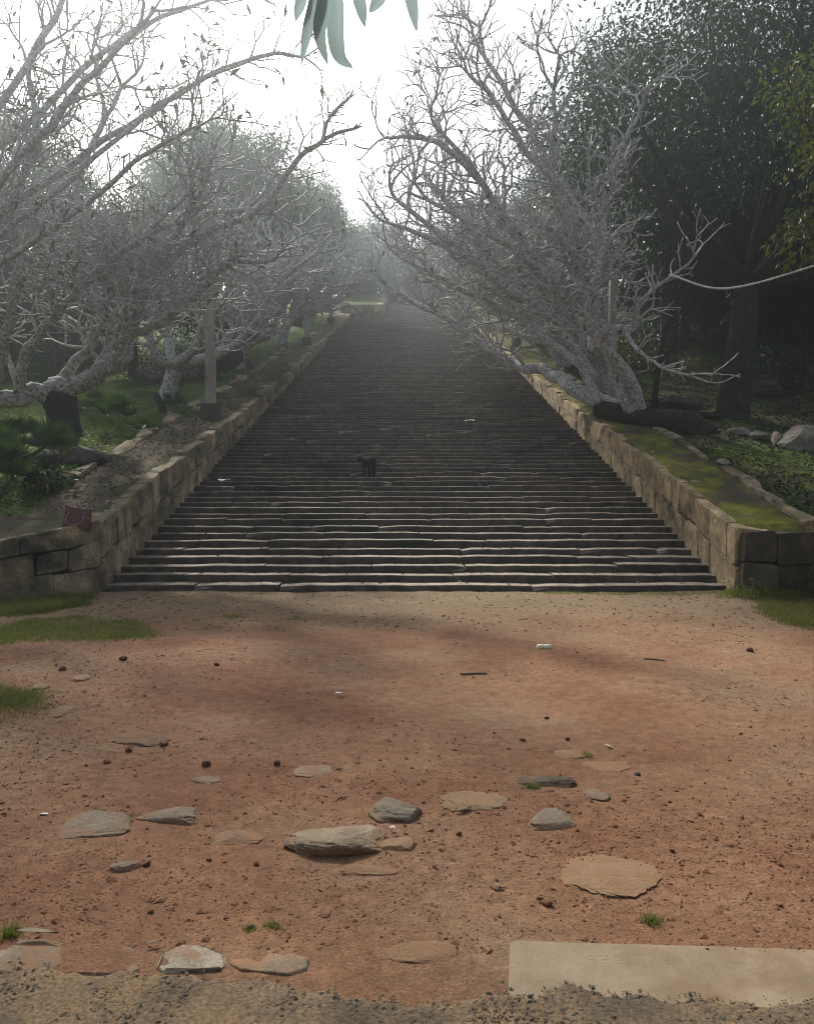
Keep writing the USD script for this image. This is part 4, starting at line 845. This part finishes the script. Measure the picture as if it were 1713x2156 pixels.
# ------------------------------------------------------------------ concrete posts
def post(label, base, h, w=.22, box=.42, bh=.34, rz=0, cap=True):
    t = thing('concrete_post', label, 'post', base, rz, 'concrete posts along the wall tops')
    def prism(a, b, z0, z1, c, seed, sub=1):
        return block([(-a, -a, z0), (a, -a, z0), (a, a, z0), (-a, a, z0), (-b, -b, z1), (b, -b, z1), (b, b, z1), (-b, b, z1)], seed, c, .002, sub, .003)
    part(t, 'footing', prism(box / 2, box / 2 * .97, -.3, bh, .015, 3), M['post_dark'], 35)
    part(t, 'shaft', prism(w / 2, w / 2 * .8, bh - .02, h, .03, 4, 2), M['post'], 35)
    return t
post('tall grey concrete post nearest on the left ledge', (-4.72, 19.7, float(wall_top(19.7)) - .02), 4.9)
post('second concrete post up the left ledge with a dark footing', (-4.75, 39.0, float(wall_top(39)) - .02), 4.0)
post('third concrete post up the left ledge, faint in the haze', (-4.8, 52.0, float(wall_top(52)) - .02), 4.0)
post('concrete post among the frangipani limbs on the right wall', (5.15, 20.6, float(wall_top(20.6)) - .02), 3.3, .2, .3, .06)
post('farther concrete post with dark footing on the right wall', (5.1, 38.3, float(wall_top(38.3)) - .02), 3.0)

# ------------------------------------------------------------------ wire rope on the right
A0, B0, C0 = P(1408, 578, 15.2), P(1525, 607, 14.4), P(1713, 559, 13.2); D0 = P(1950, 470, 12.0)
sp = spline([(*A0, .01), (*B0, .01), (*C0, .01), (*D0, .01)], 260)[:, :3]; s = np.linspace(0, 60 * np.pi, 260)
tan = unit(np.gradient(sp, axis=0)); n1 = unit(np.cross(tan, [0, 0, 1])); n2 = np.cross(n1, tan)
wr = thing('wire_rope', 'pale twisted two strand rope sagging between branches at the right edge', 'rope', A0)
for ph in (0, np.pi):
    q = sp + (n1 * np.cos(s + ph)[:, None] + n2 * np.sin(s + ph)[:, None]) * .011
    part(wr, 'strand', tubes(q[None], np.full((1, 260), .0105), 6), M['wire'], True, rel=A0)

# ------------------------------------------------------------------ handbag and bottle
hb = P(158, 1108, 11.15); zb = float(wall_top(11.0)) + .02; hb = np.array([hb[0], hb[1], zb])
bag = thing('handbag', 'red brown leather handbag left on the corner of the left wall', 'handbag', hb, 0)
def bag_pt(u, v, w):     # u -1..1 across, v 0..1 up, w -1..1 front to back; leaning back, right side lower
    wd = .19 + .0 * v; th = .085 * (1 - .75 * v)
    return np.array([u * wd * (1 - .06 * v) + .02, w * th + .06 * v, v * .235 + (-.035 * u) * v - .03 * (u > 0) * u * (1 - v)])
rowsb = []
ring = [(math.cos(a), math.sin(a)) for a in np.linspace(0, 2 * np.pi, 28, endpoint=False)]
for v in np.linspace(0, 1, 12):
    bulge = 1 + .08 * math.sin(np.pi * v)
    rowsb.append([bag_pt(np.sign(c) * abs(c) ** .45, v, np.sign(s_) * abs(s_) ** .5 * bulge) for c, s_ in ring])
V = np.array(rowsb).reshape(-1, 3); nb = 28; f = []
for i in range(11):
    for j in range(nb):
        a, b_, c, d = i * nb + j, i * nb + (j + 1) % nb, (i + 1) * nb + (j + 1) % nb, (i + 1) * nb + j; f += [[a, b_, c], [a, c, d]]
for j in range(1, nb - 1): f.append([0, j + 1, j])
part(bag, 'body', (V, np.array(f)), M['bag'], 40)
h = [bag_pt(-.5, .72, -1.05), bag_pt(-.62, .45, -1.5), bag_pt(-.5, .2, -1.75), bag_pt(0, .08, -1.6), bag_pt(.45, .2, -1.75), bag_pt(.62, .45, -1.5), bag_pt(.55, .68, -1.05)]
sp = spline([(*q, .007) for q in h], 40); part(bag, 'handle', tubes(sp[None, :, :3], sp[None, :, 3], 7), M['trim'], True)
h2 = [bag_pt(-.5, .9, 1.1), bag_pt(-.45, 1.12, 1.5), bag_pt(0, 1.2, 1.6), bag_pt(.45, 1.1, 1.5), bag_pt(.5, .9, 1.1)]
sp = spline([(*q, .007) for q in h2], 30); part(bag, 'handle', tubes(sp[None, :, :3], sp[None, :, 3], 7), M['trim'], True)
for u in (-.5, .55):
    hnd = f'{bag.GetPath()}/handle'
    tor = trimesh.creation.torus(.018, .005, 16, 8); tor.apply_transform(trimesh.transformations.rotation_matrix(np.pi / 2, [1, 0, 0])); tor.apply_translation(bag_pt(u, .75, -1.18)); part(stage.GetPrimAtPath(hnd), 'ring', (np.array(tor.vertices), np.array(tor.faces)), M['trim'], True)
for u in (-.86, .86):
    a = bag_pt(u, .55, -.6); part(bag, 'side_strap', block([a + np.array(o) * [.03, .02, .012] for o in ((-1, -1, -1), (1, -1, -1), (1, 1, -1), (-1, 1, -1), (-1, -1, 1), (1, -1, 1), (1, 1, 1), (-1, 1, 1))], 5, .004, .001), M['trim'])
prof = np.array([[0, -.12], [.03, -.12], [.031, 0], [.028, .03], [.013, .055], [.012, .068], [0, .068]])
bt = trimesh.creation.revolve(prof, sections=20); bb = hb + bag_pt(.45, .92, .2)
bo = thing('water_bottle', 'clear plastic bottle with blue cap sticking out of the handbag', 'bottle', bb)
part(bo, 'body', (np.array(bt.vertices), np.array(bt.faces)), M['bottle'], True)
cp = trimesh.creation.cylinder(.0155, .02, sections=18); part(bo, 'cap', (np.array(cp.vertices) + [0, 0, .074], np.array(cp.faces)), M['blue'], 40)
tv = np.array([[-.09, 0, 0], [-.05, -.01, .02], [0, 0, .012], [.03, .004, -.008], [-.08, .04, .002], [-.04, .045, .016], [.0, .05, .008]]) + hb + bag_pt(-.35, 1.0, -.2)
top('tissue', (tv, np.array([[0, 1, 4], [1, 5, 4], [1, 2, 5], [2, 6, 5], [2, 3, 6]])), M['white'], 'white tissue poking out of the handbag', 'tissue', smooth=True)

# ------------------------------------------------------------------ black dog climbing the steps
import manifold3d as m3
def body_from(joints, bones, res=.012, it=12):
    out = m3.Manifold()
    for a, b_ in bones:
        pts = []
        for j in (a, b_):
            x_, y_, z_, r_ = joints[j]; sph = np.array(trimesh.creation.icosphere(2).vertices) * r_ + [x_, y_, z_]; pts.append(sph)
        out = out + m3.Manifold.hull_points(np.vstack(pts))
    out = out.refine_to_length(res); me = out.to_mesh()
    t = trimesh.Trimesh(me.vert_properties[:, :3], me.tri_verts, process=True); trimesh.smoothing.filter_taubin(t, .5, .53, it); return t
J = {'hip': (0, 0, .40, .088), 'belly': (-.01, .2, .40, .082), 'chest': (-.03, .40, .43, .10), 'neck': (-.06, .52, .47, .062), 'head': (-.11, .62, .46, .062), 'muz': (-.16, .72, .425, .028), 'earl': (-.16, .60, .52, .014), 'earr': (-.06, .61, .525, .014),
     'lk': (-.05, .05, .27, .052), 'lh': (-.055, -.07, .15, .026), 'lp': (-.052, -.035, .02, .024), 'rk': (.055, .09, .28, .052), 'rh': (.05, -.02, .17, .026), 'rp': (.048, .015, .02, .024),
     'lpt': (-.052, .01, .014, .02), 'rpt': (.048, .06, .014, .02),
     'ls': (-.09, .41, .36, .05), 'le': (-.095, .37, .25, .032), 'lf': (-.09, .42, .135, .024), 'lft': (-.09, .45, .128, .022), 'rs': (.04, .43, .36, .05), 're': (.045, .40, .25, .032), 'rf': (.045, .50, .215, .024), 'rft': (.045, .53, .21, .022),
     't1': (.0, -.07, .42, .026), 't2': (-.03, -.13, .34, .02), 't3': (-.06, -.15, .27, .012)}
bn = [('hip', 'belly'), ('belly', 'chest'), ('chest', 'neck'), ('neck', 'head'), ('head', 'muz'), ('head', 'earl'), ('head', 'earr'), ('hip', 'lk'), ('lk', 'lh'), ('lh', 'lp'), ('lp', 'lpt'), ('hip', 'rk'), ('rk', 'rh'), ('rh', 'rp'), ('rp', 'rpt'),
      ('chest', 'ls'), ('ls', 'le'), ('le', 'lf'), ('lf', 'lft'), ('chest', 'rs'), ('rs', 're'), ('re', 'rf'), ('rf', 'rft'), ('hip', 't1'), ('t1', 't2'), ('t2', 't3')]
dd = P(775, 1006, 17.3); kd = int((dd[1] - Y0) / TREAD)
dg = body_from(J, bn); R = trimesh.transformations.rotation_matrix(math.radians(14), [0, 0, 1]); dg.apply_scale((1.05, .84, .84)); dg.apply_transform(R)
kd -= 1
dg.apply_translation([dd[0] + .09, Y0 + kd * TREAD + .14, (kd + 1) * RISE - .003])
top('dog', (np.array(dg.vertices), np.array(dg.faces)), M['fur'], 'black dog climbing the steps, seen from behind', 'dog', smooth=True)

# ------------------------------------------------------------------ plants
def blades(x, y, z, h, w, rg, lean=.5):
    n = len(x); a = rg.uniform(0, 2 * np.pi, n); d = np.stack([np.cos(a), np.sin(a), np.zeros(n)], 1); s = np.stack([-np.sin(a), np.cos(a), np.zeros(n)], 1)
    b_ = np.stack([x, y, z], 1); ln = rg.uniform(.1, lean, n)[:, None] * h[:, None]
    m = b_ + d * ln * .35 + np.array([0, 0, 1]) * h[:, None] * .6; t = b_ + d * ln + np.array([0, 0, 1]) * h[:, None]
    v = np.stack([b_ - s * w[:, None], b_ + s * w[:, None], m + s * w[:, None] * .7, m - s * w[:, None] * .7, t], 1).reshape(-1, 3)
    k = np.arange(n)[:, None] * 5
    return v, np.vstack([k + [0, 1, 2], k + [0, 2, 3], k + [3, 2, 4]])
def in_poly(x, y, poly):
    from shapely.geometry import Polygon
    import shapely
    return shapely.contains_xy(Polygon(poly), x, y)
def grass_patch(label, outline, n, h, seed, m='grass', zf=None, w=.0022):
    """outline in ground points"""
    rg = np.random.default_rng(seed); poly = np.array(outline)[:, :2]; lo, hi = poly.min(0), poly.max(0)
    x = rg.uniform(lo[0], hi[0], n * 3); y = rg.uniform(lo[1], hi[1], n * 3)
    from shapely.geometry import Polygon
    import shapely
    pg = Polygon(poly); d = shapely.distance(pg.exterior, shapely.points(x, y)) * np.where(shapely.contains_xy(pg, x, y), 1, -1)
    pr = sstep(-.05, .26, d + .13 * noise2(x, y, seed + 4, 4, 1.6)) * (.55 + .6 * noise2(x, y, seed, 4, 2.5)); k = pr > rg.uniform(0, .8, n * 3); d = d[k][:n]; x, y = x[k][:n], y[k][:n]
    z = (zf or ground_z)(x, y); hh = rg.uniform(.3, 1.2, len(x)) * h * np.clip(.45 + d * 3, .35, 1)
    top('grass', blades(x, y, z - .003, hh, np.full(len(x), w), rg, 1.3), M[m], label, 'grass', kind='stuff')
g = lambda pts: [G(a, b) for a, b in pts]
grass_patch('grass tongue on the dirt below the flared left wall', g([(-60, 1375), (60, 1350), (200, 1352), (330, 1350), (370, 1338), (300, 1305), (170, 1295), (60, 1300), (-60, 1330)]), 11000, .05, 1, w=.003)
grass_patch('rough grass along the foot of the flared left wall', g([(-80, 1300), (60, 1298), (200, 1272), (215, 1250), (60, 1262), (-80, 1272)]), 9000, .1, 2, w=.0035)
grass_patch('lower left grass patch with white stones', g([(-60, 1545), (60, 1522), (150, 1490), (120, 1450), (60, 1440), (-60, 1430)]), 9000, .035, 3)
grass_patch('sunny yellowish grass at the right edge below the wall end', g([(1580, 1290), (1660, 1320), (1800, 1340), (1800, 1230), (1640, 1245), (1570, 1262)]), 16000, .07, 4, 'grass_dry', w=.0035)
grass_patch('dark grass in front of the right wall end', g([(1500, 1262), (1640, 1268), (1800, 1250), (1800, 1236), (1560, 1240), (1515, 1250)]), 9000, .13, 5, w=.0035)
grass_patch('thin line of grass along the bottom step', g([(1140, 1253), (1530, 1256), (1530, 1247), (1140, 1247)]), 2600, .045, 6)
grass_patch('short tuft line by the left of the bottom step', g([(520, 1254), (600, 1254), (600, 1248), (520, 1248)]), 400, .035, 7)
for k, (cx, cy, r, hh, lab) in enumerate([(1370, 1940, 20, .02, 'small green weed tuft above the concrete kerb slab'), (575, 1950, 20, .009, 'tiny weed tuft left of centre above the kerb stones'), (20, 1970, 22, .03, 'grass tuft by the dead leaf at the lower left'), (525, 1955, 15, .007, 'tiniest weed sprout left of centre'), (1120, 1662, 14, .02, 'grass sprouting at the foot of the dark ridged stone'), (1232, 1590, 14, .02, 'dark tuft beside the pinkish stone'), (265, 1730, 14, .02, 'tuft at the end of the greenish grey stone'), (490, 1300, 20, .05, 'thin sprig on the dirt before the left steps'), (620, 1305, 30, .03, 'low weeds on the dirt before the steps')]):
    c = G(cx, cy); rr = r / FPX * c[1]; rg = np.random.default_rng(700 + k); n = 180; x = c[0] + rg.normal(0, rr * .5, n); y = c[1] + rg.normal(0, rr * .5, n)
    top('weed_tuft', blades(x, y, ground_z(x, y), rg.uniform(.4, 1.3, n) * hh, np.full(n, .0015), rg, 1.2), M['grass'], lab, 'weed', smooth=False)
# ground cover on the left slope, leaf litter on the right
rg = np.random.default_rng(800); n = 52000
y = rg.uniform(12.2, 30, n); x = -5.6 - rg.uniform(0, 1, n) * (y * .62 - 5.6 + 1)
k = (x < -5.55) & (noise2(x, y, 91, 4, .7) + rg.uniform(-.3, .5, n) > -.05); x, y = x[k], y[k]; n = len(x); z = land_left(x, y)
pos = np.stack([x, y, z + rg.uniform(.01, .09, n)], 1)
top('ground_cover', leaf_cards(pos, np.stack([rg.normal(size=n), rg.normal(size=n), rg.uniform(-.2, .5, n)], 1), rg.normal(0, .25, (n, 3)) + [0, 0, 1], rg.uniform(.03, .075, n), rg.uniform(.02, .045, n)), M['cover'], 'bright green ground cover over the left slope', 'ground cover', kind='stuff')
n = 26000; y = rg.uniform(11.6, 40, n); x = 5.7 + rg.uniform(0, 1, n) * (y * .6 - 4)
z = land_right(x, y); pos = np.stack([x, y, z + rg.uniform(0, .03, n)], 1)
top('leaf_litter', leaf_cards(pos, np.stack([rg.normal(size=n), rg.normal(size=n), rg.normal(0, .25, n)], 1), rg.normal(0, .3, (n, 3)) + [0, 0, 1], rg.uniform(.05, .14, n), rg.uniform(.03, .06, n)), M['litter'], 'dead leaves strewn over the shaded right slope', 'leaf litter', kind='stuff')
n = 20000; y = rg.uniform(11.3, 22, n); x = 5.7 + rg.uniform(0, 1, n) * (y * .6 - 4); k = noise2(x, y, 93, 3, .5) + rg.uniform(-.2, .2, n) > .02; x, y = x[k], y[k]; n = len(x)
top('slope_grass', blades(x, y, land_right(x, y) - .01, rg.uniform(.03, .1, n), np.full(n, .005), rg, 1.0), M['grass'], 'dim green grass over the lower right slope', 'grass', kind='stuff')
n = 900; y = rg.uniform(8.2, 11.2, n); x = rg.uniform(-.5, .5, n) * y
top('dirt_litter', leaf_cards(np.stack([x, y, ground_z(x, y) + .006], 1), np.stack([rg.normal(size=n), rg.normal(size=n) * .6, rg.normal(0, .1, n)], 1), rg.normal(0, .25, (n, 3)) + [0, 0, 1], rg.uniform(.02, .075, n), rg.uniform(.012, .03, n)), M['litter'], 'dark leaf scraps on the dirt before the bottom step', 'leaf litter', kind='stuff')
n = 2600; y = rg.uniform(11.6, 30, n); x = -4.4 - rg.uniform(0, 1, n) * 1.2
top('ledge_litter', leaf_cards(np.stack([x, y, wall_top(y) + .012], 1), np.stack([rg.normal(size=n), rg.normal(size=n), rg.normal(0, .2, n)], 1), rg.normal(0, .2, (n, 3)) + [0, 0, 1], rg.uniform(.03, .09, n), rg.uniform(.02, .04, n)), M['litter'], 'dry leaf scraps on the left wall top', 'leaf litter', kind='stuff')

def fan_palm(label, base, h, fronds, seed, group='fan palms on the left slope', spike=1.0):
    rg = np.random.default_rng(seed); base = np.asarray(base, float); t = thing('fan_palm', label, 'palm', base, 0, group)
    for k in range(fronds):
        a = 2 * np.pi * k / fronds + rg.uniform(-.3, .3); el = math.radians(rg.uniform(35, 80)); L = h * rg.uniform(.5, .75)
        d = np.array([math.cos(a) * math.cos(el), math.sin(a) * math.cos(el), math.sin(el)]); tip = d * L
        st = tubes(np.array([[np.zeros(3), d * L * .5 + [0, 0, -.01], tip]]), np.array([[.008, .006, .004]]), 4)
        ps = np.linspace(-1.25, 1.25, 17); s = unit(np.cross(d, [0, 0, 1])); nrm = np.cross(s, d)
        dirs = np.array([d * math.cos(q) + s * math.sin(q) for q in ps]) + nrm[None] * .15
        lv = leaf_cards(np.repeat(tip[None], 17, 0), dirs, np.repeat(nrm[None], 17, 0), h * .45 * rg.uniform(.85, 1.1, 17), h * .05, .12)
        part(t, 'frond', cat_meshes([st, lv]), M['palm'])
    return t
for k, (px_, py_, dep, h, nfr, lab) in enumerate([(195, 868, 19.5, .75, 8, 'fan palm just right of the black stump'), (250, 900, 18.2, .8, 9, 'fan palm between the stump and the small dark post'), (365, 880, 20.5, .6, 8, 'fan palm near the first post on the left ledge'),
        (-5, 1085, 12.4, 1.0, 12, 'largest fan palm at the left edge above the wall'), (105, 985, 14.5, .9, 9, 'fan palm behind the leafy shrub on the left'), (35, 935, 16.0, .8, 9, 'fan palm in shade left of the stump'), (15, 1000, 14.0, .8, 9, 'fan palm at the picture edge behind the largest'), (295, 925, 17.6, .45, 6, 'smallest fan palm by the edge of the ledge')]):
    p = P(px_, py_, dep); fan_palm(lab, (p[0], p[1], land(p[0], p[1]) - .02), h, nfr, 900 + k)
def shrub(label, base, h, r, n, seed, mname, leaf=.1, name='shrub', group=None):
    rg = np.random.default_rng(seed); base = np.asarray(base, float); t = thing(name, label, 'shrub', base, 0, group)
    ns = 9; tips = np.stack([rg.normal(0, r * .5, ns), rg.normal(0, r * .5, ns), h * rg.uniform(.6, 1, ns)], 1)
    part(t, 'stems', tubes(np.stack([np.zeros((ns, 3)), tips * [.4, .4, .5], tips], 1), np.tile([[.02, .012, .005]], (ns, 1)) * h, 5), M['stick'], True)
    k = rg.integers(0, ns, n); u = rg.uniform(.25, 1.05, n)[:, None]; pos = tips[k] * u * [1, 1, 1] + rg.normal(0, r * .22, (n, 3)); pos[:, 2] = np.maximum(pos[:, 2], .03)
    part(t, 'leaves', leaf_cards(pos, unit(pos * [1, 1, .2]) + rg.normal(0, .5, (n, 3)) + [0, 0, -.2], rg.normal(0, .3, (n, 3)) + [0, 0, 1], rg.uniform(.7, 1.3, n) * leaf, rg.uniform(.7, 1.3, n) * leaf * .38), M[mname], kind='stuff')
    return t
for k, (px_, py_, dep, h, r, n, mn, lf, lab) in enumerate([
        (95, 1040, 12.9, .6, .42, 260, 'leaf_mid', .16, 'leafy shrub with yellowing leaves beside the largest fan palm'), (360, 810, 24.5, .9, .5, 500, 'leaf_mid', .12, 'upright shrub with pale flower spikes behind the lawn'), (580, 775, 27.0, .5, .8, 700, 'cover', .09, 'low green shrub on the ledge past the first left post'),
        (520, 800, 24.0, .4, .6, 400, 'cover', .09, 'low green weeds on the ledge by the first left post'), (300, 800, 26.5, 1.2, 1.3, 1200, 'leaf_dark', .14, 'dark shrub at the back of the left lawn'), (430, 790, 27.5, 1.5, 1.3, 1200, 'leaf_dark', .14, 'dark shrub in the shade behind the first post'),
        (150, 790, 27.5, 1.6, 1.5, 1300, 'leaf_dark', .14, 'dark bushy shrub behind the thick limb on the left'), (40, 790, 27.0, 1.6, 1.5, 1300, 'leaf_dark', .14, 'dark shrub under the limbs at the left edge'), (1440, 690, 27.0, .8, 1.0, 800, 'leaf_yellow', .1, 'sunlit yellow green bush left of the black trunk'),
        (1640, 690, 26.0, 1.3, 1.3, 1100, 'leaf_mid', .12, 'lit green bush right of the black trunk'), (1700, 660, 25.0, 1.5, 1.3, 1000, 'leaf_dark', .14, 'dark bush at the right edge behind the trunk'), (1360, 660, 29.0, 1.0, 1.1, 800, 'leaf_yellow', .1, 'yellow green bush seen through the right limbs'),
        (1655, 1215, 11.0, .4, .45, 500, 'leaf_dark', .07, 'dark weeds against the right wall end'), (1575, 1232, 10.7, .22, .3, 300, 'grass', .06, 'low weeds at the corner of the right wall end')]):
    p = P(px_, py_, dep); zz = land(p[0], p[1]) if p[1] > 11.3 else .0
    shrub(lab, (p[0], p[1], zz - .03), h, r, n, 950 + k, mn, lf)
sb = shrub('dark undergrowth bush at the back of the left slope', (-11, 26, land(-11, 26) - .05), 1.6, 1.5, 1500, 990, 'leaf_dark', .14, 'undergrowth_bush', 'dark undergrowth bushes')
sb2 = shrub('dark undergrowth bush on the right slope', (11.5, 27, land(11.5, 27) - .05), 1.2, 1.4, 1300, 991, 'leaf_dark', .13, 'undergrowth_bush', 'dark undergrowth bushes on the right')
for i in range(26):
    side = -1 if i % 2 else 1; y = 24 + 34 * rf.uniform(0, 1); x = side * (7.5 + rf.uniform(0, 1) * y * .5)
    copy_of(sb if side < 0 else sb2, 'undergrowth_bush', 'dark undergrowth bush at the back of the left slope' if side < 0 else 'dark undergrowth bush on the right slope', (x, y, land(x, y) - .05), rf.uniform(0, 360), rf.uniform(.7, 1.5), 'dark undergrowth bushes' if side < 0 else 'dark undergrowth bushes on the right')
for i, (x, y, sc) in enumerate([(-1.6, 81.2, 1.5), (-.2, 81.8, 1.7), (1.3, 81.0, 1.5), (2.7, 81.9, 1.8), (4.1, 81.2, 1.5), (5.2, 80.6, 1.4), (-3.4, 80.9, 1.6)]):
    copy_of(sb, 'undergrowth_bush', 'dark hazy bush closing the view at the head of the steps', (x, y, float(inc(80)) + (y - 80) * .07 - .1), i * 50, sc, 'bushes at the head of the steps')
# sprays of lit leaves on the yellow green tree's boughs belong to its crown; small trees in the right shade
def sapling(label, pts, seed):
    b_ = np.array(pts[0][:3]); t = thing('sapling', label, 'tree', b_, 0); sp = spline(pts, 24); part(t, 'trunk', limb_mesh(sp, 9, .08, seed), M['bark_dark'], True, rel=b_)
    rg = np.random.default_rng(seed); st = along(sp, 5, rg, .5, .6, (.45, .95), .7); segs, rads, tips = grow(st, seed, None, .008, max_n=160)
    part(t, 'twigs', tubes(np.array(segs), np.array(rads), 5), M['bark_dark'], True, rel=b_, kind='stuff'); return t
p0 = P(1375, 800, 22); sapling('thin leaning dark sapling between the post and the black trunk', [(p0[0], p0[1], land(p0[0], p0[1]) - .1, .09), (*P(1392, 730, 22), .07), (*P(1412, 660, 22), .06), (*P(1450, 560, 22), .04), (*P(1490, 470, 22), .025)], 31)

# ------------------------------------------------------------------ boulders, logs, bits
for k, (px_, py_, dep, s, m, lab) in enumerate([(1685, 945, 16.2, (.42, .36, .36), 'rock_grey', 'big rounded grey boulder at the right edge of the slope'), (1635, 915, 16.4, (.16, .1, .2), 'rock_pale', 'pale leaning slab against the big grey boulder'), (1598, 918, 17.2, (.26, .2, .12), 'rock_grey', 'flat grey boulder left of the leaning slab'), (1555, 912, 17.6, (.3, .12, .1), 'rock_grey', 'long low grey rock farthest left of the boulder row'),
        (180, 968, 14.6, (.38, .3, .24), 'rock_dark', 'dark angular boulder on the left slope by the ledge'), (95, 985, 14.8, (.35, .3, .2), 'rock_dark', 'dark boulder half hidden behind palms on the left'), (330, 790, 27, (.6, .5, .42), 'rock_grey', 'grey boulder at the back of the left lawn'), (400, 785, 27.5, (.55, .5, .35), 'rock_grey', 'second grey boulder in the shade at the back of the lawn'), (470, 720, 31, (1.2, .9, .7), 'rock_dark', 'large dark boulder behind the first left post'),
        (1600, 1075, 12.6, (.16, .12, .1), 'rock_grey', 'small grey stone just outside the mossy wall top'), (1705, 1125, 11.3, (.28, .3, .36), 'rock_grey', 'grey block of stone at the right edge beside the wall end'), (1520, 985, 15.0, (.25, .14, .07), 'rock_grey', 'flat stone on the slope behind the mossy top'), (1480, 850, 20.0, (.5, .3, .14), 'rock_dark', 'dark rock ledge under the black trunk'), (1420, 815, 22, (.6, .4, .2), 'rock_dark', 'dark rock shelf on the shaded slope'), (1600, 760, 24, (.9, .5, .3), 'rock_dark', 'broad dark rock right of the black trunk')]):
    p = P(px_, py_, dep); zz = land(p[0], p[1]) if p[1] > 11.5 else 0.0
    top('boulder', rock((p[0], p[1], zz), s, 1200 + k * 3, 4, .28, 7, k * .7, .25), M[m], lab, 'boulder', smooth=28)
p = P(335, 862, 20.8); z = land(p[0], p[1])
top('snag', limb_mesh(spline([(p[0] + .12, p[1], z - .1, .12), (p[0] + .05, p[1], z + .2, .1), (p[0] - .08, p[1], z + .45, .085)], 12), 10, .14, 5), M['stump'], 'short black leaning snag in the left lawn', 'stump', smooth=True)
def stick(label, a, b_, r, m='stick'):
    A_, B_ = G(*a) + [0, 0, r + .004], G(*b_) + [0, 0, r + .004]; mid = (A_ + B_) / 2 + [0, .012, 0]
    top('stick', limb_mesh(spline([(*A_, r), (*mid, r), (*B_, r * .8)], 12), 7, .1, 3), M[m], label, 'stick', smooth=True)
stick('straight dry stick in the middle of the dirt', (968, 1423), (1025, 1421), .009)
stick('curved twig lying on the right dirt', (1166, 1462), (1232, 1462), .008)
stick('thin twig across the right dirt', (1355, 1390), (1400, 1394), .008)
stick('grey twig left of the largest tan flagstone', (1130, 1896), (1162, 1908), .006)
def flat_leaf(label, c, L, W, ang, m, z=.012, name='fallen_leaf', curl=.25):
    n_ = 14; t = np.linspace(0, 1, n_); w = W * np.sin(np.pi * t ** .8) ** .9; d = np.array([math.cos(ang), math.sin(ang)]); s = np.array([-d[1], d[0]])
    V = []
    for q in (-1, 0, 1):
        xy = c[:2] + np.outer((t - .5) * L, d) + np.outer(w * q, s); V.append(np.column_stack([xy, c[2] + z + curl * W * abs(q) + .15 * W * np.sin(t * 5 + q)]))
    V = np.stack(V, 1).reshape(-1, 3); f = grid_faces(3, n_)
    V2 = V - [0, 0, .0012]; top(name, (np.vstack([V, V2]), np.vstack([f, f[:, ::-1] + len(V)])), M[m], label, 'leaf', smooth=True)
flat_leaf('long curled dead leaf on the kerb stone at lower left', G(78, 1980), .15, .014, -.1, 'dead_leaf', .03)
flat_leaf('small dark dead leaf between the lower left kerb stones', G(322, 1993), .055, .007, .3, 'dead_leaf', .015)
flat_leaf('fresh pale green leaf on the right dirt', G(1281, 1575), .06, .009, -.9, 'green_leaf')
flat_leaf('curled brown leaf beside the flat tan stone', G(975, 1712), .085, .014, .5, 'dead_leaf', .02)
flat_leaf('straw coloured leaf scrap on the far right dirt', G(1453, 1733), .045, .007, -.9, 'trim')
flat_leaf('straw coloured leaf scrap left of centre', G(1090, 2285 - 850), .05, .006, .1, 'trim')
def scrap(name, label, c, s, m, seed):
    rg = np.random.default_rng(seed); n_ = 7; X_, Y_ = np.meshgrid(np.linspace(-1, 1, n_), np.linspace(-.6, .6, n_)); V = np.stack([X_.ravel(), Y_.ravel(), np.zeros(n_ * n_)], 1); V[:, 2] = .35 + .35 * noise2(V[:, 0], V[:, 1], seed, 3, 1.7); V[:, :2] += .15 * rg.normal(size=(n_ * n_, 2)) * .5
    V = V * s + np.asarray(c); f = grid_faces(n_, n_); top(name, (np.vstack([V, V - [0, 0, .003]]), np.vstack([f, f[:, ::-1] + n_ * n_])), M[m], label, 'litter')
def on_step(px_, py_):
    best = None
    for k in range(NSTEP):
        p = G(px_, py_, (k + 1) * RISE)
        if p[1] >= Y0 + k * TREAD and p[1] <= Y0 + (k + 1) * TREAD: return p + [0, .0, .012]
        if p[1] > Y0 + k * TREAD: best = p
    return P(px_, py_, 15)
scrap('paper_scrap', 'white paper scrap on the steps near the left wall', on_step(472, 1014), .11, 'white', 1)
scrap('red_wrapper', 'red wrapper on a low step near the left wall', on_step(364, 1133), .075, 'red', 2)
scrap('paper_scrap', 'white paper scrap high on the steps right of centre', on_step(988, 888), .08, 'white', 3)
scrap('paper_scrap', 'white paper scrap on a step in the middle', on_step(965, 1071), .06, 'white', 4)
scrap('paper_scrap', 'torn white scrap on the dirt left of the middle', G(714, 1463) + [0, 0, .008], .024, 'white', 5)
scrap('paper_scrap', 'white scrap by the largest pale stone', G(826, 1752) + [0, 0, .02], .011, 'white', 6)
scrap('paper_scrap', 'white scrap at the far left of the dirt', G(92, 1720) + [0, 0, .01], .015, 'white', 8)
for k, (a, b_) in enumerate([(1138, 1368), (1152, 1368)]):
    c = G(a, b_); v, f = rock((c[0], c[1], 0.01), (.04, .028, .024), 1500 + k, 3, .08, 0, .3, .15); top('seed_pod', (v, f), M['pod'], ['pale green pod lying on the dirt, left of a pair', 'pale green pod lying on the dirt, right of a pair'][k], 'pod', smooth=True)

# ------------------------------------------------------------------ haze
hz = trimesh.creation.box([700, 700, 66]); hz.apply_translation([0, 150, 31])
M['haze'] = mat('haze_air', {'v': ('principled_volume', {'color': (.82, .93, 1.0), 'density': 0.0022, 'anisotropy': 0.8})}, [], None, 'v.volume')
top('haze', (np.array(hz.vertices), np.array(hz.faces)), M['haze'], 'thin bright morning haze between the trees', 'haze', kind='stuff')
